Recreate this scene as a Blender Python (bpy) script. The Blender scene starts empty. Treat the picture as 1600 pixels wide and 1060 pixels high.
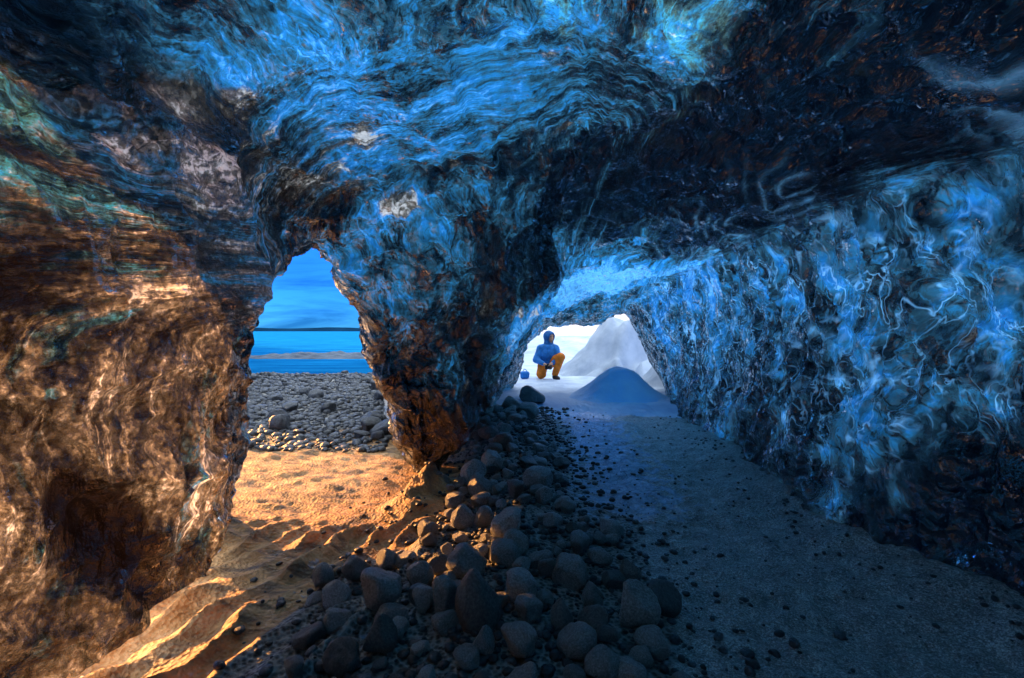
import bpy, bmesh, math, random
import numpy as np
from mathutils import Vector, Matrix
R = math.radians
scene = bpy.context.scene
COL = scene.collection

# ------------------------------------------------------------------ camera
EYE = 1.15
cam_d = bpy.data.cameras.new("camera")
cam_d.sensor_width = 36.0
cam_d.lens = 17.0
cam_d.shift_y = -13.0 / 1600.0
cam_d.clip_start = 0.02
cam_d.clip_end = 6000.0
cam = bpy.data.objects.new("camera", cam_d)
cam.location = (0, 0, EYE)
cam.rotation_euler = (R(90), 0, 0)
COL.objects.link(cam)
scene.camera = cam

# ------------------------------------------------------------------ sun, sky, exposure
SUN_AZ, SUN_EL = -54.0, 15.0          # degrees from straight ahead (left is negative), degrees up
world = bpy.data.worlds.new("World")
scene.world = world
world.use_nodes = True
wn, wl = world.node_tree.nodes, world.node_tree.links
wn.clear()
w_out = wn.new("ShaderNodeOutputWorld")
w_bg = wn.new("ShaderNodeBackground")
w_bg.inputs["Strength"].default_value = 0.13
sky = wn.new("ShaderNodeTexSky")
sky.sky_type = 'NISHITA'
sky.sun_disc = False
sky.sun_elevation = R(SUN_EL)
sky.sun_rotation = R(SUN_AZ)
sky.air_density = 1.0
sky.dust_density = 0.3
sky.ozone_density = 3.0
wtc = wn.new("ShaderNodeTexCoord")
wmap = wn.new("ShaderNodeMapping")
wmap.inputs["Scale"].default_value = (1.6, 1.6, 9.0)
wnoise = wn.new("ShaderNodeTexNoise")
wnoise.inputs["Scale"].default_value = 2.6
wnoise.inputs["Detail"].default_value = 6
wnoise.inputs["Roughness"].default_value = 0.62
wnoise.inputs["Distortion"].default_value = 0.6
wramp = wn.new("ShaderNodeValToRGB")
wramp.color_ramp.elements[0].position = 0.44
wramp.color_ramp.elements[0].color = (0.0, 0.0, 0.0, 1)
wramp.color_ramp.elements[1].position = 0.66
wramp.color_ramp.elements[1].color = (0.75, 0.75, 0.75, 1)
wtint = wn.new("ShaderNodeMix"); wtint.data_type = 'RGBA'; wtint.blend_type = 'MULTIPLY'
wtint.inputs["Factor"].default_value = 1.0
wtint.inputs["B"].default_value = (0.02, 0.16, 0.62, 1)
wmix = wn.new("ShaderNodeMix"); wmix.data_type = 'RGBA'
wmix.inputs["B"].default_value = (0.02, 0.42, 1.5, 1)
wsep = wn.new("ShaderNodeSeparateXYZ")
whigh = wn.new("ShaderNodeMapRange"); whigh.interpolation_type = 'SMOOTHSTEP'
whigh.inputs["From Min"].default_value = 0.20; whigh.inputs["From Max"].default_value = 0.50
wtop = wn.new("ShaderNodeMix"); wtop.data_type = 'RGBA'      # unseen bright band overhead, added to light the ice
wtop.inputs["B"].default_value = (5.6, 6.4, 7.2, 1)
wl.new(wtc.outputs["Generated"], wmap.inputs["Vector"])
wl.new(wmap.outputs["Vector"], wnoise.inputs["Vector"])
wl.new(wnoise.outputs["Fac"], wramp.inputs["Fac"])
wl.new(sky.outputs["Color"], wtint.inputs["A"])
wl.new(wramp.outputs["Color"], wmix.inputs["Factor"])
wl.new(wtint.outputs["Result"], wmix.inputs["A"])
wl.new(wtc.outputs["Generated"], wsep.inputs["Vector"])
wl.new(wsep.outputs["Z"], whigh.inputs["Value"])
wl.new(whigh.outputs["Result"], wtop.inputs["Factor"])
wl.new(wmix.outputs["Result"], wtop.inputs["A"])
wl.new(wtop.outputs["Result"], w_bg.inputs["Color"])
wl.new(w_bg.outputs["Background"], w_out.inputs["Surface"])

sun_d = bpy.data.lights.new("sun", 'SUN')
sun_d.energy = 5.0
sun_d.angle = R(0.5)
sun_d.color = (1.0, 0.43, 0.11)
sun = bpy.data.objects.new("sun", sun_d)
to_sun = Vector((math.sin(R(SUN_AZ)) * math.cos(R(SUN_EL)), math.cos(R(SUN_AZ)) * math.cos(R(SUN_EL)), math.sin(R(SUN_EL))))
sun.rotation_euler = to_sun.to_track_quat('Z', 'Y').to_euler()
sun.location = to_sun * 40
COL.objects.link(sun)

scene.view_settings.view_transform = 'Standard'
scene.view_settings.look = 'None'
scene.view_settings.gamma = 1.0
scene.view_settings.exposure = 1.5
scene.render.engine = 'CYCLES'
cy = scene.cycles
cy.use_denoising = True
cy.use_adaptive_sampling = True
cy.adaptive_threshold = 0.03
cy.max_bounces = 6
cy.diffuse_bounces = 3
cy.glossy_bounces = 3
cy.transmission_bounces = 4
cy.sample_clamp_indirect = 6.0

# ------------------------------------------------------------------ numeric helpers
rng = np.random.default_rng(11)
PERM = rng.permutation(256).astype(np.int32)
PERM = np.concatenate([PERM, PERM, PERM])
GRAD = rng.normal(size=(256, 3)).astype(np.float32)
GRAD /= np.linalg.norm(GRAD, axis=1, keepdims=True)

def perlin(p, seed=0):
    p = np.asarray(p, np.float32) + np.float32(seed * 17.31)
    i = np.floor(p).astype(np.int32)
    f = p - i
    u = f * f * f * (f * (f * 6 - 15) + 10)
    i &= 255
    out = []
    for dx in (0, 1):
        for dy in (0, 1):
            for dz in (0, 1):
                h = PERM[PERM[PERM[(i[..., 0] + dx) & 255] + ((i[..., 1] + dy) & 255)] + ((i[..., 2] + dz) & 255)]
                g = GRAD[h]
                out.append(g[..., 0] * (f[..., 0] - dx) + g[..., 1] * (f[..., 1] - dy) + g[..., 2] * (f[..., 2] - dz))
    ux, uy, uz = u[..., 0], u[..., 1], u[..., 2]
    c = [out[k] + (out[k + 1] - out[k]) * uz for k in (0, 2, 4, 6)]
    a = c[0] + (c[1] - c[0]) * uy
    b = c[2] + (c[3] - c[2]) * uy
    return (a + (b - a) * ux) * 1.5

def fbm(p, octaves=4, gain=0.5, lac=2.07, seed=0):
    s, a = 0.0, 1.0
    p = np.asarray(p, np.float32)
    for o in range(octaves):
        s = s + a * perlin(p, seed + o * 3)
        p = p * lac
        a *= gain
    return s

def cells(p, seed=0):
    """distance to nearest and second nearest cell point"""
    p = np.asarray(p, np.float32) + np.float32(seed * 7.7)
    i = np.floor(p).astype(np.int32)
    f = p - i
    f1 = np.full(p.shape[:-1], 9.0, np.float32)
    f2 = f1.copy()
    for dx in (-1, 0, 1):
        for dy in (-1, 0, 1):
            for dz in (-1, 0, 1):
                h = PERM[PERM[PERM[(i[..., 0] + dx) & 255] + ((i[..., 1] + dy) & 255)] + ((i[..., 2] + dz) & 255)]
                g = GRAD[h] * 0.45 + 0.5
                d = np.sqrt((f[..., 0] - dx - g[..., 0]) ** 2 + (f[..., 1] - dy - g[..., 1]) ** 2 + (f[..., 2] - dz - g[..., 2]) ** 2)
                f2 = np.minimum(f2, np.maximum(f1, d))
                f1 = np.minimum(f1, d)
    return f1, f2

def sstep(a, b, x):
    t = np.clip((x - a) / (b - a), 0, 1)
    return t * t * (3 - 2 * t)

def smin(a, b, k):
    h = np.clip(0.5 + 0.5 * (b - a) / k, 0, 1)
    return b + (a - b) * h - k * h * (1 - h)

def smax(a, b, k):
    return -smin(-a, -b, k)

def stack3(x, y, z):
    return np.stack(np.broadcast_arrays(x, y, z), -1).astype(np.float32)

def surface_net(F, lo, h):
    """quads on the zero level of F (grid samples); F > 0 is the side the faces look at"""
    S = F > 0
    nx, ny, nz = F.shape
    cnt = np.zeros((nx - 1, ny - 1, nz - 1), np.int8)
    for dx in (0, 1):
        for dy in (0, 1):
            for dz in (0, 1):
                cnt += S[dx:nx - 1 + dx, dy:ny - 1 + dy, dz:nz - 1 + dz]
    act = (cnt > 0) & (cnt < 8)
    idx = np.full(act.shape, -1, np.int64)
    cell = np.argwhere(act)
    idx[act] = np.arange(len(cell))
    pos = np.zeros((len(cell), 3))
    num = np.zeros(len(cell))
    cx, cyy, cz = cell.T
    corners = [(a, b, c) for a in (0, 1) for b in (0, 1) for c in (0, 1)]
    for a in corners:
        for ax in range(3):
            if a[ax]:
                continue
            b = list(a); b[ax] = 1
            va = F[cx + a[0], cyy + a[1], cz + a[2]]
            vb = F[cx + b[0], cyy + b[1], cz + b[2]]
            m = (va > 0) != (vb > 0)
            t = np.where(m, va / np.where(m, va - vb, 1), 0)
            q = np.array(a, float)[None, :] + np.zeros((len(cell), 3))
            q[:, ax] += t
            pos[m] += q[m]
            num[m] += 1
    pos = (pos / num[:, None] + cell) * h + np.array(lo)
    quads = []
    for ax in range(3):
        sl0 = [slice(None)] * 3; sl1 = [slice(None)] * 3
        sl0[ax] = slice(0, -1); sl1[ax] = slice(1, None)
        A, B = S[tuple(sl0)], S[tuple(sl1)]
        e = np.argwhere(A != B)
        o1, o2 = [(1, 2), (2, 0), (0, 1)][ax]
        ok = (e[:, o1] > 0) & (e[:, o2] > 0) & (e[:, o1] < F.shape[o1] - 1) & (e[:, o2] < F.shape[o2] - 1)
        e = e[ok]
        q = []
        for (u, v) in ((-1, -1), (0, -1), (0, 0), (-1, 0)):
            c = e.copy(); c[:, o1] += u; c[:, o2] += v
            q.append(idx[c[:, 0], c[:, 1], c[:, 2]])
        q = np.stack(q, 1)
        flip = A[e[:, 0], e[:, 1], e[:, 2]]
        q[flip] = q[flip][:, ::-1]
        quads.append(q)
    quads = np.concatenate(quads)
    return pos, quads[:, ::-1][:, ::-1]

def vert_normals(v, q):
    n = np.cross(v[q[:, 2]] - v[q[:, 0]], v[q[:, 3]] - v[q[:, 1]])
    out = np.zeros_like(v)
    for k in range(4):
        for c in range(3):
            out[:, c] += np.bincount(q[:, k], weights=n[:, c], minlength=len(v))
    return out / np.maximum(np.linalg.norm(out, axis=1, keepdims=True), 1e-9)

def relax(v, q, it=1, w=0.5):
    for _ in range(it):
        s = np.zeros_like(v); c = np.zeros(len(v))
        for k in range(4):
            a, b = q[:, k], q[:, (k + 1) % 4]
            for d in range(3):
                s[:, d] += np.bincount(a, weights=v[b, d], minlength=len(v)) + np.bincount(b, weights=v[a, d], minlength=len(v))
            c += np.bincount(a, minlength=len(v)) + np.bincount(b, minlength=len(v))
        v = v * (1 - w) + w * s / np.maximum(c, 1)[:, None]
    return v

def subdivide(v, q):
    n = len(v)
    e = np.concatenate([np.stack([q[:, k], q[:, (k + 1) % 4]], 1) for k in range(4)])
    e.sort(axis=1)
    key = e[:, 0] * n + e[:, 1]
    uk, inv = np.unique(key, return_inverse=True)
    em = 0.5 * (v[uk // n] + v[uk % n])
    fm = v[q].mean(1)
    m = len(q)
    ei = (inv + n).reshape(4, m)
    fi = np.arange(m) + n + len(uk)
    nq = np.concatenate([np.stack([q[:, k], ei[k], fi, ei[(k - 1) % 4]], 1) for k in range(4)])
    return np.concatenate([v, em, fm]), nq

def mesh_np(name, v, f, mat=None, parent=None, attrs=None, normals=None, smooth=True, loc=None):
    """f: (n,3) or (n,4) array -> one mesh object"""
    me = bpy.data.meshes.new(name)
    v = np.asarray(v, np.float32)
    f = np.asarray(f, np.int32)
    me.vertices.add(len(v)); me.vertices.foreach_set("co", v.ravel())
    k = f.shape[1]
    me.loops.add(f.size); me.loops.foreach_set("vertex_index", f.ravel())
    me.polygons.add(len(f)); me.polygons.foreach_set("loop_start", np.arange(0, f.size, k, dtype=np.int32))
    me.update(calc_edges=True)
    if smooth:
        me.polygons.foreach_set("use_smooth", np.ones(len(f), bool))
    for an, av in (attrs or {}).items():
        av = np.asarray(av, np.float32)
        if av.ndim == 1:
            a = me.attributes.new(an, 'FLOAT', 'POINT'); a.data.foreach_set("value", av)
        else:
            a = me.attributes.new(an, 'FLOAT_COLOR', 'POINT'); a.data.foreach_set("color", av.ravel())
    if normals is not None:
        me.normals_split_custom_set_from_vertices(np.asarray(normals, np.float32))
    me.validate()
    o = bpy.data.objects.new(name, me)
    COL.objects.link(o)
    if mat: me.materials.append(mat)
    if parent: o.parent = parent
    if loc is not None: o.location = loc
    return o

def bm_obj(name, bm, mat=None, parent=None, smooth=True):
    me = bpy.data.meshes.new(name)
    bm.to_mesh(me); bm.free()
    if smooth:
        me.polygons.foreach_set("use_smooth", np.ones(len(me.polygons), bool))
    o = bpy.data.objects.new(name, me)
    COL.objects.link(o)
    if mat: me.materials.append(mat)
    if parent: o.parent = parent
    return o

def tag(o, label=None, cat=None, group=None, kind=None):
    if label: o["label"] = label
    if cat: o["category"] = cat
    if group: o["group"] = group
    if kind: o["kind"] = kind
    return o

def empty(name, loc=(0, 0, 0), rz=0.0):
    o = bpy.data.objects.new(name, None)
    o.empty_display_size = 0.2
    o.location = loc
    o.rotation_euler = (0, 0, rz)
    COL.objects.link(o)
    return o

FPX = 755.0
def dirn(px, py):
    return np.array([(px - 800.0) / FPX, 1.0, (517.0 - py) / FPX])
def at(px, py, Y):
    return np.array([0, 0, EYE]) + dirn(px, py) * Y

# ------------------------------------------------------------------ node helpers
class NT:
    def __init__(s, name):
        s.m = bpy.data.materials.new(name); s.m.use_nodes = True
        s.t = s.m.node_tree; s.n = s.t.nodes; s.l = s.t.links
        s.n.clear()
        s.out = s.n.new("ShaderNodeOutputMaterial")
    def put(s, sock, v):
        if v is None: return
        if isinstance(v, bpy.types.NodeSocket): s.l.new(v, sock)
        elif isinstance(v, (tuple, list)) and len(v) == 3 and sock.type == 'RGBA': sock.default_value = (*v, 1)
        else: sock.default_value = v
    def coord(s, kind="Object"):
        return s.n.new("ShaderNodeTexCoord").outputs[kind]
    def mapping(s, vec, scale=(1, 1, 1), rot=(0, 0, 0), loc=(0, 0, 0)):
        n = s.n.new("ShaderNodeMapping"); s.put(n.inputs["Vector"], vec)
        n.inputs["Scale"].default_value = scale; n.inputs["Rotation"].default_value = rot; n.inputs["Location"].default_value = loc
        return n.outputs[0]
    def noise(s, vec, scale, detail=4, rough=0.55, dist=0.0, out="Fac"):
        n = s.n.new("ShaderNodeTexNoise"); s.put(n.inputs["Vector"], vec)
        n.inputs["Scale"].default_value = scale; n.inputs["Detail"].default_value = detail
        n.inputs["Roughness"].default_value = rough; n.inputs["Distortion"].default_value = dist
        return n.outputs[out]
    def voronoi(s, vec, scale, feature='F1', rnd=1.0, out="Distance"):
        n = s.n.new("ShaderNodeTexVoronoi"); n.feature = feature; s.put(n.inputs["Vector"], vec)
        n.inputs["Scale"].default_value = scale; n.inputs["Randomness"].default_value = rnd
        return n.outputs[out]
    def math(s, op, a, b=0.0, c=0.0, clamp=False):
        n = s.n.new("ShaderNodeMath"); n.operation = op; n.use_clamp = clamp
        s.put(n.inputs[0], a); s.put(n.inputs[1], b); s.put(n.inputs[2], c)
        return n.outputs[0]
    def vmath(s, op, a, b=(0, 0, 0), scale=None):
        n = s.n.new("ShaderNodeVectorMath"); n.operation = op
        s.put(n.inputs[0], a); s.put(n.inputs[1], b)
        if scale is not None: s.put(n.inputs["Scale"], scale)
        return n.outputs[0]
    def ramp(s, fac, stops, interp='LINEAR'):
        n = s.n.new("ShaderNodeValToRGB"); s.put(n.inputs[0], fac); cr = n.color_ramp; cr.interpolation = interp
        while len(cr.elements) < len(stops): cr.elements.new(0.5)
        for e, (p, c) in zip(cr.elements, stops):
            e.position = p; e.color = (*c, 1) if isinstance(c, (tuple, list)) else (c, c, c, 1)
        return n.outputs[0]
    def mix(s, f, a, b, mode='MIX'):
        n = s.n.new("ShaderNodeMix"); n.data_type = 'RGBA'; n.blend_type = mode
        s.put(n.inputs["Factor"], f); s.put(n.inputs["A"], a); s.put(n.inputs["B"], b)
        return n.outputs["Result"]
    def attr(s, name, out="Fac"):
        n = s.n.new("ShaderNodeAttribute"); n.attribute_name = name
        return n.outputs[out]
    def bump(s, height, strength=0.5, dist=0.02, normal=None):
        n = s.n.new("ShaderNodeBump"); s.put(n.inputs["Height"], height)
        n.inputs["Strength"].default_value = strength; n.inputs["Distance"].default_value = dist
        s.put(n.inputs["Normal"], normal)
        return n.outputs[0]
    def principled(s, color, rough=0.6, spec=0.4, normal=None, **kw):
        n = s.n.new("ShaderNodeBsdfPrincipled")
        s.put(n.inputs["Base Color"], color); s.put(n.inputs["Roughness"], rough)
        s.put(n.inputs["Specular IOR Level"], spec); s.put(n.inputs["Normal"], normal)
        for k, v in kw.items(): s.put(n.inputs[k.replace("_", " ")], v)
        return n.outputs[0]
    def mixsh(s, f, a, b):
        n = s.n.new("ShaderNodeMixShader"); s.put(n.inputs[0], f); s.l.new(a, n.inputs[1]); s.l.new(b, n.inputs[2])
        return n.outputs[0]
    def done(s, sh):
        s.l.new(sh, s.out.inputs["Surface"]); return s.m

# ------------------------------------------------------------------ materials
def make_ice():
    t = NT("glacier_ice")
    P = t.coord()
    calm = t.attr("calm"); glow_tone = t.attr("painted_glow"); silt = t.attr("silt"); rim = t.attr("rim"); vert = t.attr("vert")
    def sep(c):
        n = t.n.new("ShaderNodeSeparateColor"); t.put(n.inputs[0], c); return n.outputs
    w1 = t.vmath('SUBTRACT', t.noise(P, 1.3, 2, 0.5, 0, "Color"), (0.5, 0.5, 0.5))
    w2 = t.vmath('SUBTRACT', t.noise(P, 5.5, 2, 0.5, 0, "Color"), (0.5, 0.5, 0.5))
    W = t.vmath('ADD', P, t.vmath('SCALE', w1, scale=0.48))
    W = t.vmath('ADD', W, t.vmath('SCALE', w2, scale=0.10))
    fy = t.mapping(W, scale=(4.5, 0.80, 4.5), rot=(0.12, 0.0, 0.22)); fz = t.mapping(W, scale=(4.0, 4.0, 1.05), rot=(0.25, 0.1, 0))
    mv = t.n.new("ShaderNodeMix"); mv.data_type = 'VECTOR'
    t.put(mv.inputs["Factor"], vert); t.put(mv.inputs[4], fy); t.put(mv.inputs[5], fz)
    flow = mv.outputs[1]
    cA = sep(t.noise(flow, 0.8, 4, 0.52, 0.25, "Color")); cB = sep(t.noise(flow, 3.0, 6, 0.62, 0.25, "Color"))
    cL = sep(t.noise(flow, 2.0, 4, 0.5, 0.4, "Color")); cM = sep(t.noise(P, 2.4, 2, 0.5, 0, "Color"))
    nA, nB = cA[0], cB[0]
    n3 = t.noise(P, 42.0, 3, 0.7)
    def ridge(v, k):
        return t.math('POWER', t.math('SUBTRACT', 1.0, t.math('MULTIPLY', t.math('ABSOLUTE', t.math('SUBTRACT', v, 0.5)), k), clamp=True), 1.6)
    def gate(v, lo, hi): return t.ramp(v, [(lo, 0.0), (hi, 1.0)])
    bright = t.math('MULTIPLY', ridge(cL[0], 26.0), gate(cM[0], 0.40, 0.56))
    bright2 = t.math('MULTIPLY', ridge(cB[1], 22.0), gate(cM[1], 0.44, 0.60))
    dark = t.math('MULTIPLY', ridge(cL[1], 18.0), gate(cM[2], 0.38, 0.54))
    # melt scallops: shallow bowls that meet in crests
    qa = t.mapping(W, scale=(6.2, 4.4, 4.8), rot=(0.2, 0.3, 0.1)); qb = t.mapping(W, scale=(15, 11, 11), rot=(0.2, 0.4, 0.3))
    def bowl(q):
        v = t.n.new("ShaderNodeTexVoronoi"); v.feature = 'F1'; t.put(v.inputs["Vector"], q); v.inputs["Scale"].default_value = 1.0
        return v.outputs["Distance"], sep(v.outputs["Color"])
    ba, ca = bowl(qa); bb, cb = bowl(qb)
    # round dimples on the right wall, a highlight painted along one side
    def dimple(sx, sz, off, rad, wid, side):
        q = t.mapping(W, scale=(sx, sx, sz), loc=(off, off, off), rot=(0.25, 0, 0))
        v = t.n.new("ShaderNodeTexVoronoi"); v.feature = 'F1'; t.put(v.inputs["Vector"], q); v.inputs["Scale"].default_value = 1.0
        sp = t.n.new("ShaderNodeSeparateXYZ"); t.put(sp.inputs[0], t.vmath('SUBTRACT', q, v.outputs["Position"]))
        sc = sep(v.outputs["Color"])
        r = t.math('MULTIPLY_ADD', sc[0], 0.24, rad - 0.12)
        dist = t.math('SUBTRACT', v.outputs["Distance"], r)
        k = t.ramp(t.math('ABSOLUTE', dist), [(0.0, 1.0), (wid, 0.0)])
        dirv = t.math('MULTIPLY_ADD', sp.outputs[1], -1.6 * side, t.math('MULTIPLY', sp.outputs[2], 0.8))
        on = gate(sc[1], 0.25, 0.45)
        k = t.math('MULTIPLY', t.math('MULTIPLY', k, gate(dirv, 0.05, 0.50)), on)
        inside = t.math('MULTIPLY', t.ramp(dist, [(0.0, 1.0), (0.10, 0.0)]), on)
        return t.math('MULTIPLY', k, gate(cB[2], 0.36, 0.56)), inside
    k2, i2 = dimple(8.5, 4.6, 3.3, 0.36, 0.05, 1)
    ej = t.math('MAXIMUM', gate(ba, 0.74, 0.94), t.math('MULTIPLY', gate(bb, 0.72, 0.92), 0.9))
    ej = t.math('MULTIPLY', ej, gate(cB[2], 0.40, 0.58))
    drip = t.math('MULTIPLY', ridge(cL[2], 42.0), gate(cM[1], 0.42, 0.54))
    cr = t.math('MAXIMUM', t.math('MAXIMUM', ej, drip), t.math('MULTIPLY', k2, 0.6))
    cr = t.math('MAXIMUM', t.math('MULTIPLY', cr, t.math('MULTIPLY', calm, gate(glow_tone, 0.12, 0.42))), rim, clamp=True)
    ins = t.math('MULTIPLY', t.math('MULTIPLY', i2, 0.8), calm)
    # brightness of the ice body: painted glow, darker bowls, brighter crests
    a = t.math('MULTIPLY_ADD', t.math('SUBTRACT', nA, 0.5), t.math('MULTIPLY_ADD', calm, -0.3, 1.7), glow_tone)
    a = t.math('MULTIPLY_ADD', t.math('SUBTRACT', nB, 0.5), t.math('MULTIPLY_ADD', calm, -0.35, 1.25), a)
    a = t.math('MULTIPLY_ADD', t.math('SUBTRACT', n3, 0.5), t.math('MULTIPLY_ADD', silt, 1.3, 0.42), a)
    a = t.math('MULTIPLY_ADD', t.math('MULTIPLY', t.math('SUBTRACT', ba, 0.45), calm), 0.40, a)
    a = t.math('MULTIPLY_ADD', t.math('SUBTRACT', ca[0], 0.5), 0.12, a)
    a = t.math('MULTIPLY_ADD', t.math('SUBTRACT', cb[0], 0.5), 0.10, a)
    a = t.math('MULTIPLY_ADD', bright, 0.26, a)
    a = t.math('MULTIPLY_ADD', bright2, 0.22, a)
    a = t.math('MULTIPLY_ADD', dark, -0.28, a)
    a = t.math('MULTIPLY_ADD', ins, -0.10, a)
    a = t.math('MULTIPLY_ADD', cr, 0.2, a)
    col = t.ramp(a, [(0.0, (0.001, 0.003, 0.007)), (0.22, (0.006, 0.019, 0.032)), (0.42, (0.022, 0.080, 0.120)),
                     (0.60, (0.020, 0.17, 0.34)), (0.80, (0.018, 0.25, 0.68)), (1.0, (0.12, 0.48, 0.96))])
    sn = t.math('MULTIPLY_ADD', t.math('SUBTRACT', nB, 0.5), 1.5, t.math('MULTIPLY_ADD', t.math('SUBTRACT', cA[1], 0.5), 1.5, silt))
    sm = t.ramp(sn, [(0.36, 0.0), (0.56, 1.0)])
    scol = t.ramp(a, [(0.0, (0.003, 0.002, 0.002)), (0.25, (0.012, 0.011, 0.010)), (0.5, (0.046, 0.042, 0.036)),
                      (0.75, (0.15, 0.14, 0.12)), (1.0, (0.66, 0.64, 0.62))])
    tc = t.mix(sm, col, scol)
    tc = t.mix(t.math("MULTIPLY", cr, 0.95), tc, (0.24, 0.62, 1.0))  # painted highlight on crests, dimple rims and thin lines
    h = t.math('MULTIPLY', ba, 0.75)
    h = t.math('MULTIPLY_ADD', bb, 0.32, h)
    h = t.math('MULTIPLY_ADD', t.noise(flow, 3.0, 4, 0.6), 0.40, h)
    h = t.math('MULTIPLY_ADD', n3, t.math('MULTIPLY_ADD', silt, 0.16, 0.02, clamp=True), h)
    nb = t.bump(h, 1.0, 0.11)
    nb2 = nb
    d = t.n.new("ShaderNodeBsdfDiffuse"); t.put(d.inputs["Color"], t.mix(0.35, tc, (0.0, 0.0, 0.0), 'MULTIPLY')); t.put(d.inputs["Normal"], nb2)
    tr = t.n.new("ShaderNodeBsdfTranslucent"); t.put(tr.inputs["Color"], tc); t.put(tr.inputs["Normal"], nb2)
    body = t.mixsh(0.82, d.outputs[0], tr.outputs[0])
    g = t.n.new("ShaderNodeBsdfGlossy"); g.inputs["Roughness"].default_value = 0.09; t.put(g.inputs["Normal"], nb)
    g.inputs["Color"].default_value = (0.85, 0.93, 1, 1)
    fr = t.n.new("ShaderNodeFresnel"); fr.inputs["IOR"].default_value = 1.9; t.put(fr.inputs["Normal"], nb)
    return t.done(t.mixsh(t.math('MULTIPLY', fr.outputs[0], 1.1, clamp=True), body, g.outputs[0]))

def make_ground():
    t = NT("cave_floor")
    P = t.coord()
    sand = t.attr("sand"); snow = t.attr("snow"); path = t.attr("path"); icy = t.attr("icy")
    nL = t.noise(P, 1.7, 6, 0.6, 0.4); nM = t.noise(P, 9, 6, 0.65); nF = t.noise(P, 70, 4, 0.7); nG = t.noise(P, 160, 3, 0.7)
    vor = t.voronoi(P, 55); vor2 = t.voronoi(P, 24)
    grav = t.ramp(t.math('MULTIPLY_ADD', nF, 0.5, t.math('MULTIPLY', vor, 0.7)),
                  [(0.2, (0.015, 0.016, 0.017)), (0.45, (0.085, 0.08, 0.075)), (0.75, (0.36, 0.34, 0.31))])
    pth = t.ramp(t.math('MULTIPLY_ADD', nG, 0.5, t.math('MULTIPLY_ADD', nF, 0.3, t.math('MULTIPLY', nM, 0.2))),
                 [(0.36, (0.05, 0.048, 0.045)), (0.50, (0.30, 0.285, 0.265)), (0.60, (0.85, 0.81, 0.76))])
    snd = t.ramp(t.math('MULTIPLY_ADD', nM, 0.6, t.math('MULTIPLY', nL, 0.4)),
                 [(0.30, (0.16, 0.09, 0.045)), (0.46, (0.50, 0.26, 0.09)), (0.62, (0.84, 0.50, 0.23))])
    dk = t.noise(t.mapping(P, scale=(1.0, 2.6, 1), rot=(0, 0, 0.35)), 3.0, 5, 0.6, 0.5)
    snd = t.mix(t.ramp(dk, [(0.50, 0.0), (0.60, 0.75)]), snd, (0.06, 0.045, 0.035))
    ice = t.ramp(nM, [(0.3, (0.10, 0.16, 0.26)), (0.6, (0.45, 0.58, 0.78))])
    snw = t.ramp(nL, [(0.3, (0.30, 0.40, 0.60)), (0.7, (0.62, 0.72, 0.86))])
    def br(m, amt=0.9):
        v = t.math('MULTIPLY_ADD', t.math('SUBTRACT', nM, 0.5), amt, m)
        return t.ramp(v, [(0.38, 0.0), (0.6, 1.0)])
    c = t.mix(br(path), grav, pth)
    c = t.mix(br(sand, 0.8), c, snd)
    c = t.mix(br(icy, 1.6), c, ice)
    strk = t.noise(t.mapping(P, scale=(0.5, 2.2, 1)), 2.2, 5, 0.62, 0.4)
    c = t.mix(br(t.math('MULTIPLY_ADD', t.math('SUBTRACT', strk, 0.52), 1.5, snow), 0.7), c, snw)
    h = t.math('MULTIPLY_ADD', nF, 0.35, t.math('MULTIPLY', vor, 0.6))
    h = t.math('MULTIPLY_ADD', nM, 1.0, h)
    nosnow = t.math('SUBTRACT', 1.0, t.math('MULTIPLY', snow, 0.85))
    h = t.math('MULTIPLY', h, nosnow)
    nb = t.bump(h, 0.8, 0.022)
    rough = t.math('MULTIPLY', t.ramp(br(icy, 1.6), [(0, 0.60), (1, 0.22)]), t.ramp(br(path, 1.8), [(0, 1.0), (1, 0.62)]))
    return t.done(t.principled(c, rough, 0.45, nb))

def make_stone(name, base, light, gloss=0.45, loose=False):
    t = NT(name)
    P = t.coord()
    oi = t.n.new("ShaderNodeObjectInfo")
    Q = t.vmath('ADD', P, t.vmath('SCALE', (1, 1, 1), scale=t.math('MULTIPLY', oi.outputs["Random"], 9.0)))
    n1 = t.noise(Q, 9, 6, 0.7); n2 = t.noise(Q, 60, 4, 0.75); n3 = t.noise(Q, 150, 2, 0.7)
    f = t.math('MULTIPLY_ADD', n2, 0.6, t.math('MULTIPLY', n1, 0.5))
    c = t.ramp(f, [(0.36, tuple(0.35 * b for b in base)), (0.52, base), (0.68, light)])
    gi = t.n.new("ShaderNodeNewGeometry").outputs["Random Per Island"]
    c = t.mix(1.0, c, t.ramp(gi, [(0, 0.35), (0.6, 1.0), (1, 1.7)]) if loose else (1, 1, 1), 'MULTIPLY')
    k = t.ramp(oi.outputs["Random"], [(0, 0.40), (0.5, 0.95), (1, 1.55)])
    c = t.mix(1.0, c, k, 'MULTIPLY')
    nb = t.bump(t.math('MULTIPLY_ADD', n3, 0.5, t.math('ADD', n1, n2)), 0.55, 0.012)
    return t.done(t.principled(c, 0.33, gloss, nb))

def make_snow(name, a, b, scale=3.0):
    t = NT(name)
    P = t.coord()
    n1 = t.noise(P, scale, 5, 0.6); n2 = t.noise(P, 40, 4, 0.7)
    c = t.ramp(n1, [(0.3, a), (0.7, b)])
    nb = t.bump(t.math('MULTIPLY_ADD', n2, 0.25, n1), 0.5, 0.05)
    return t.done(t.principled(c, 0.55, 0.3, nb, Subsurface_Weight=0.0))

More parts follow.
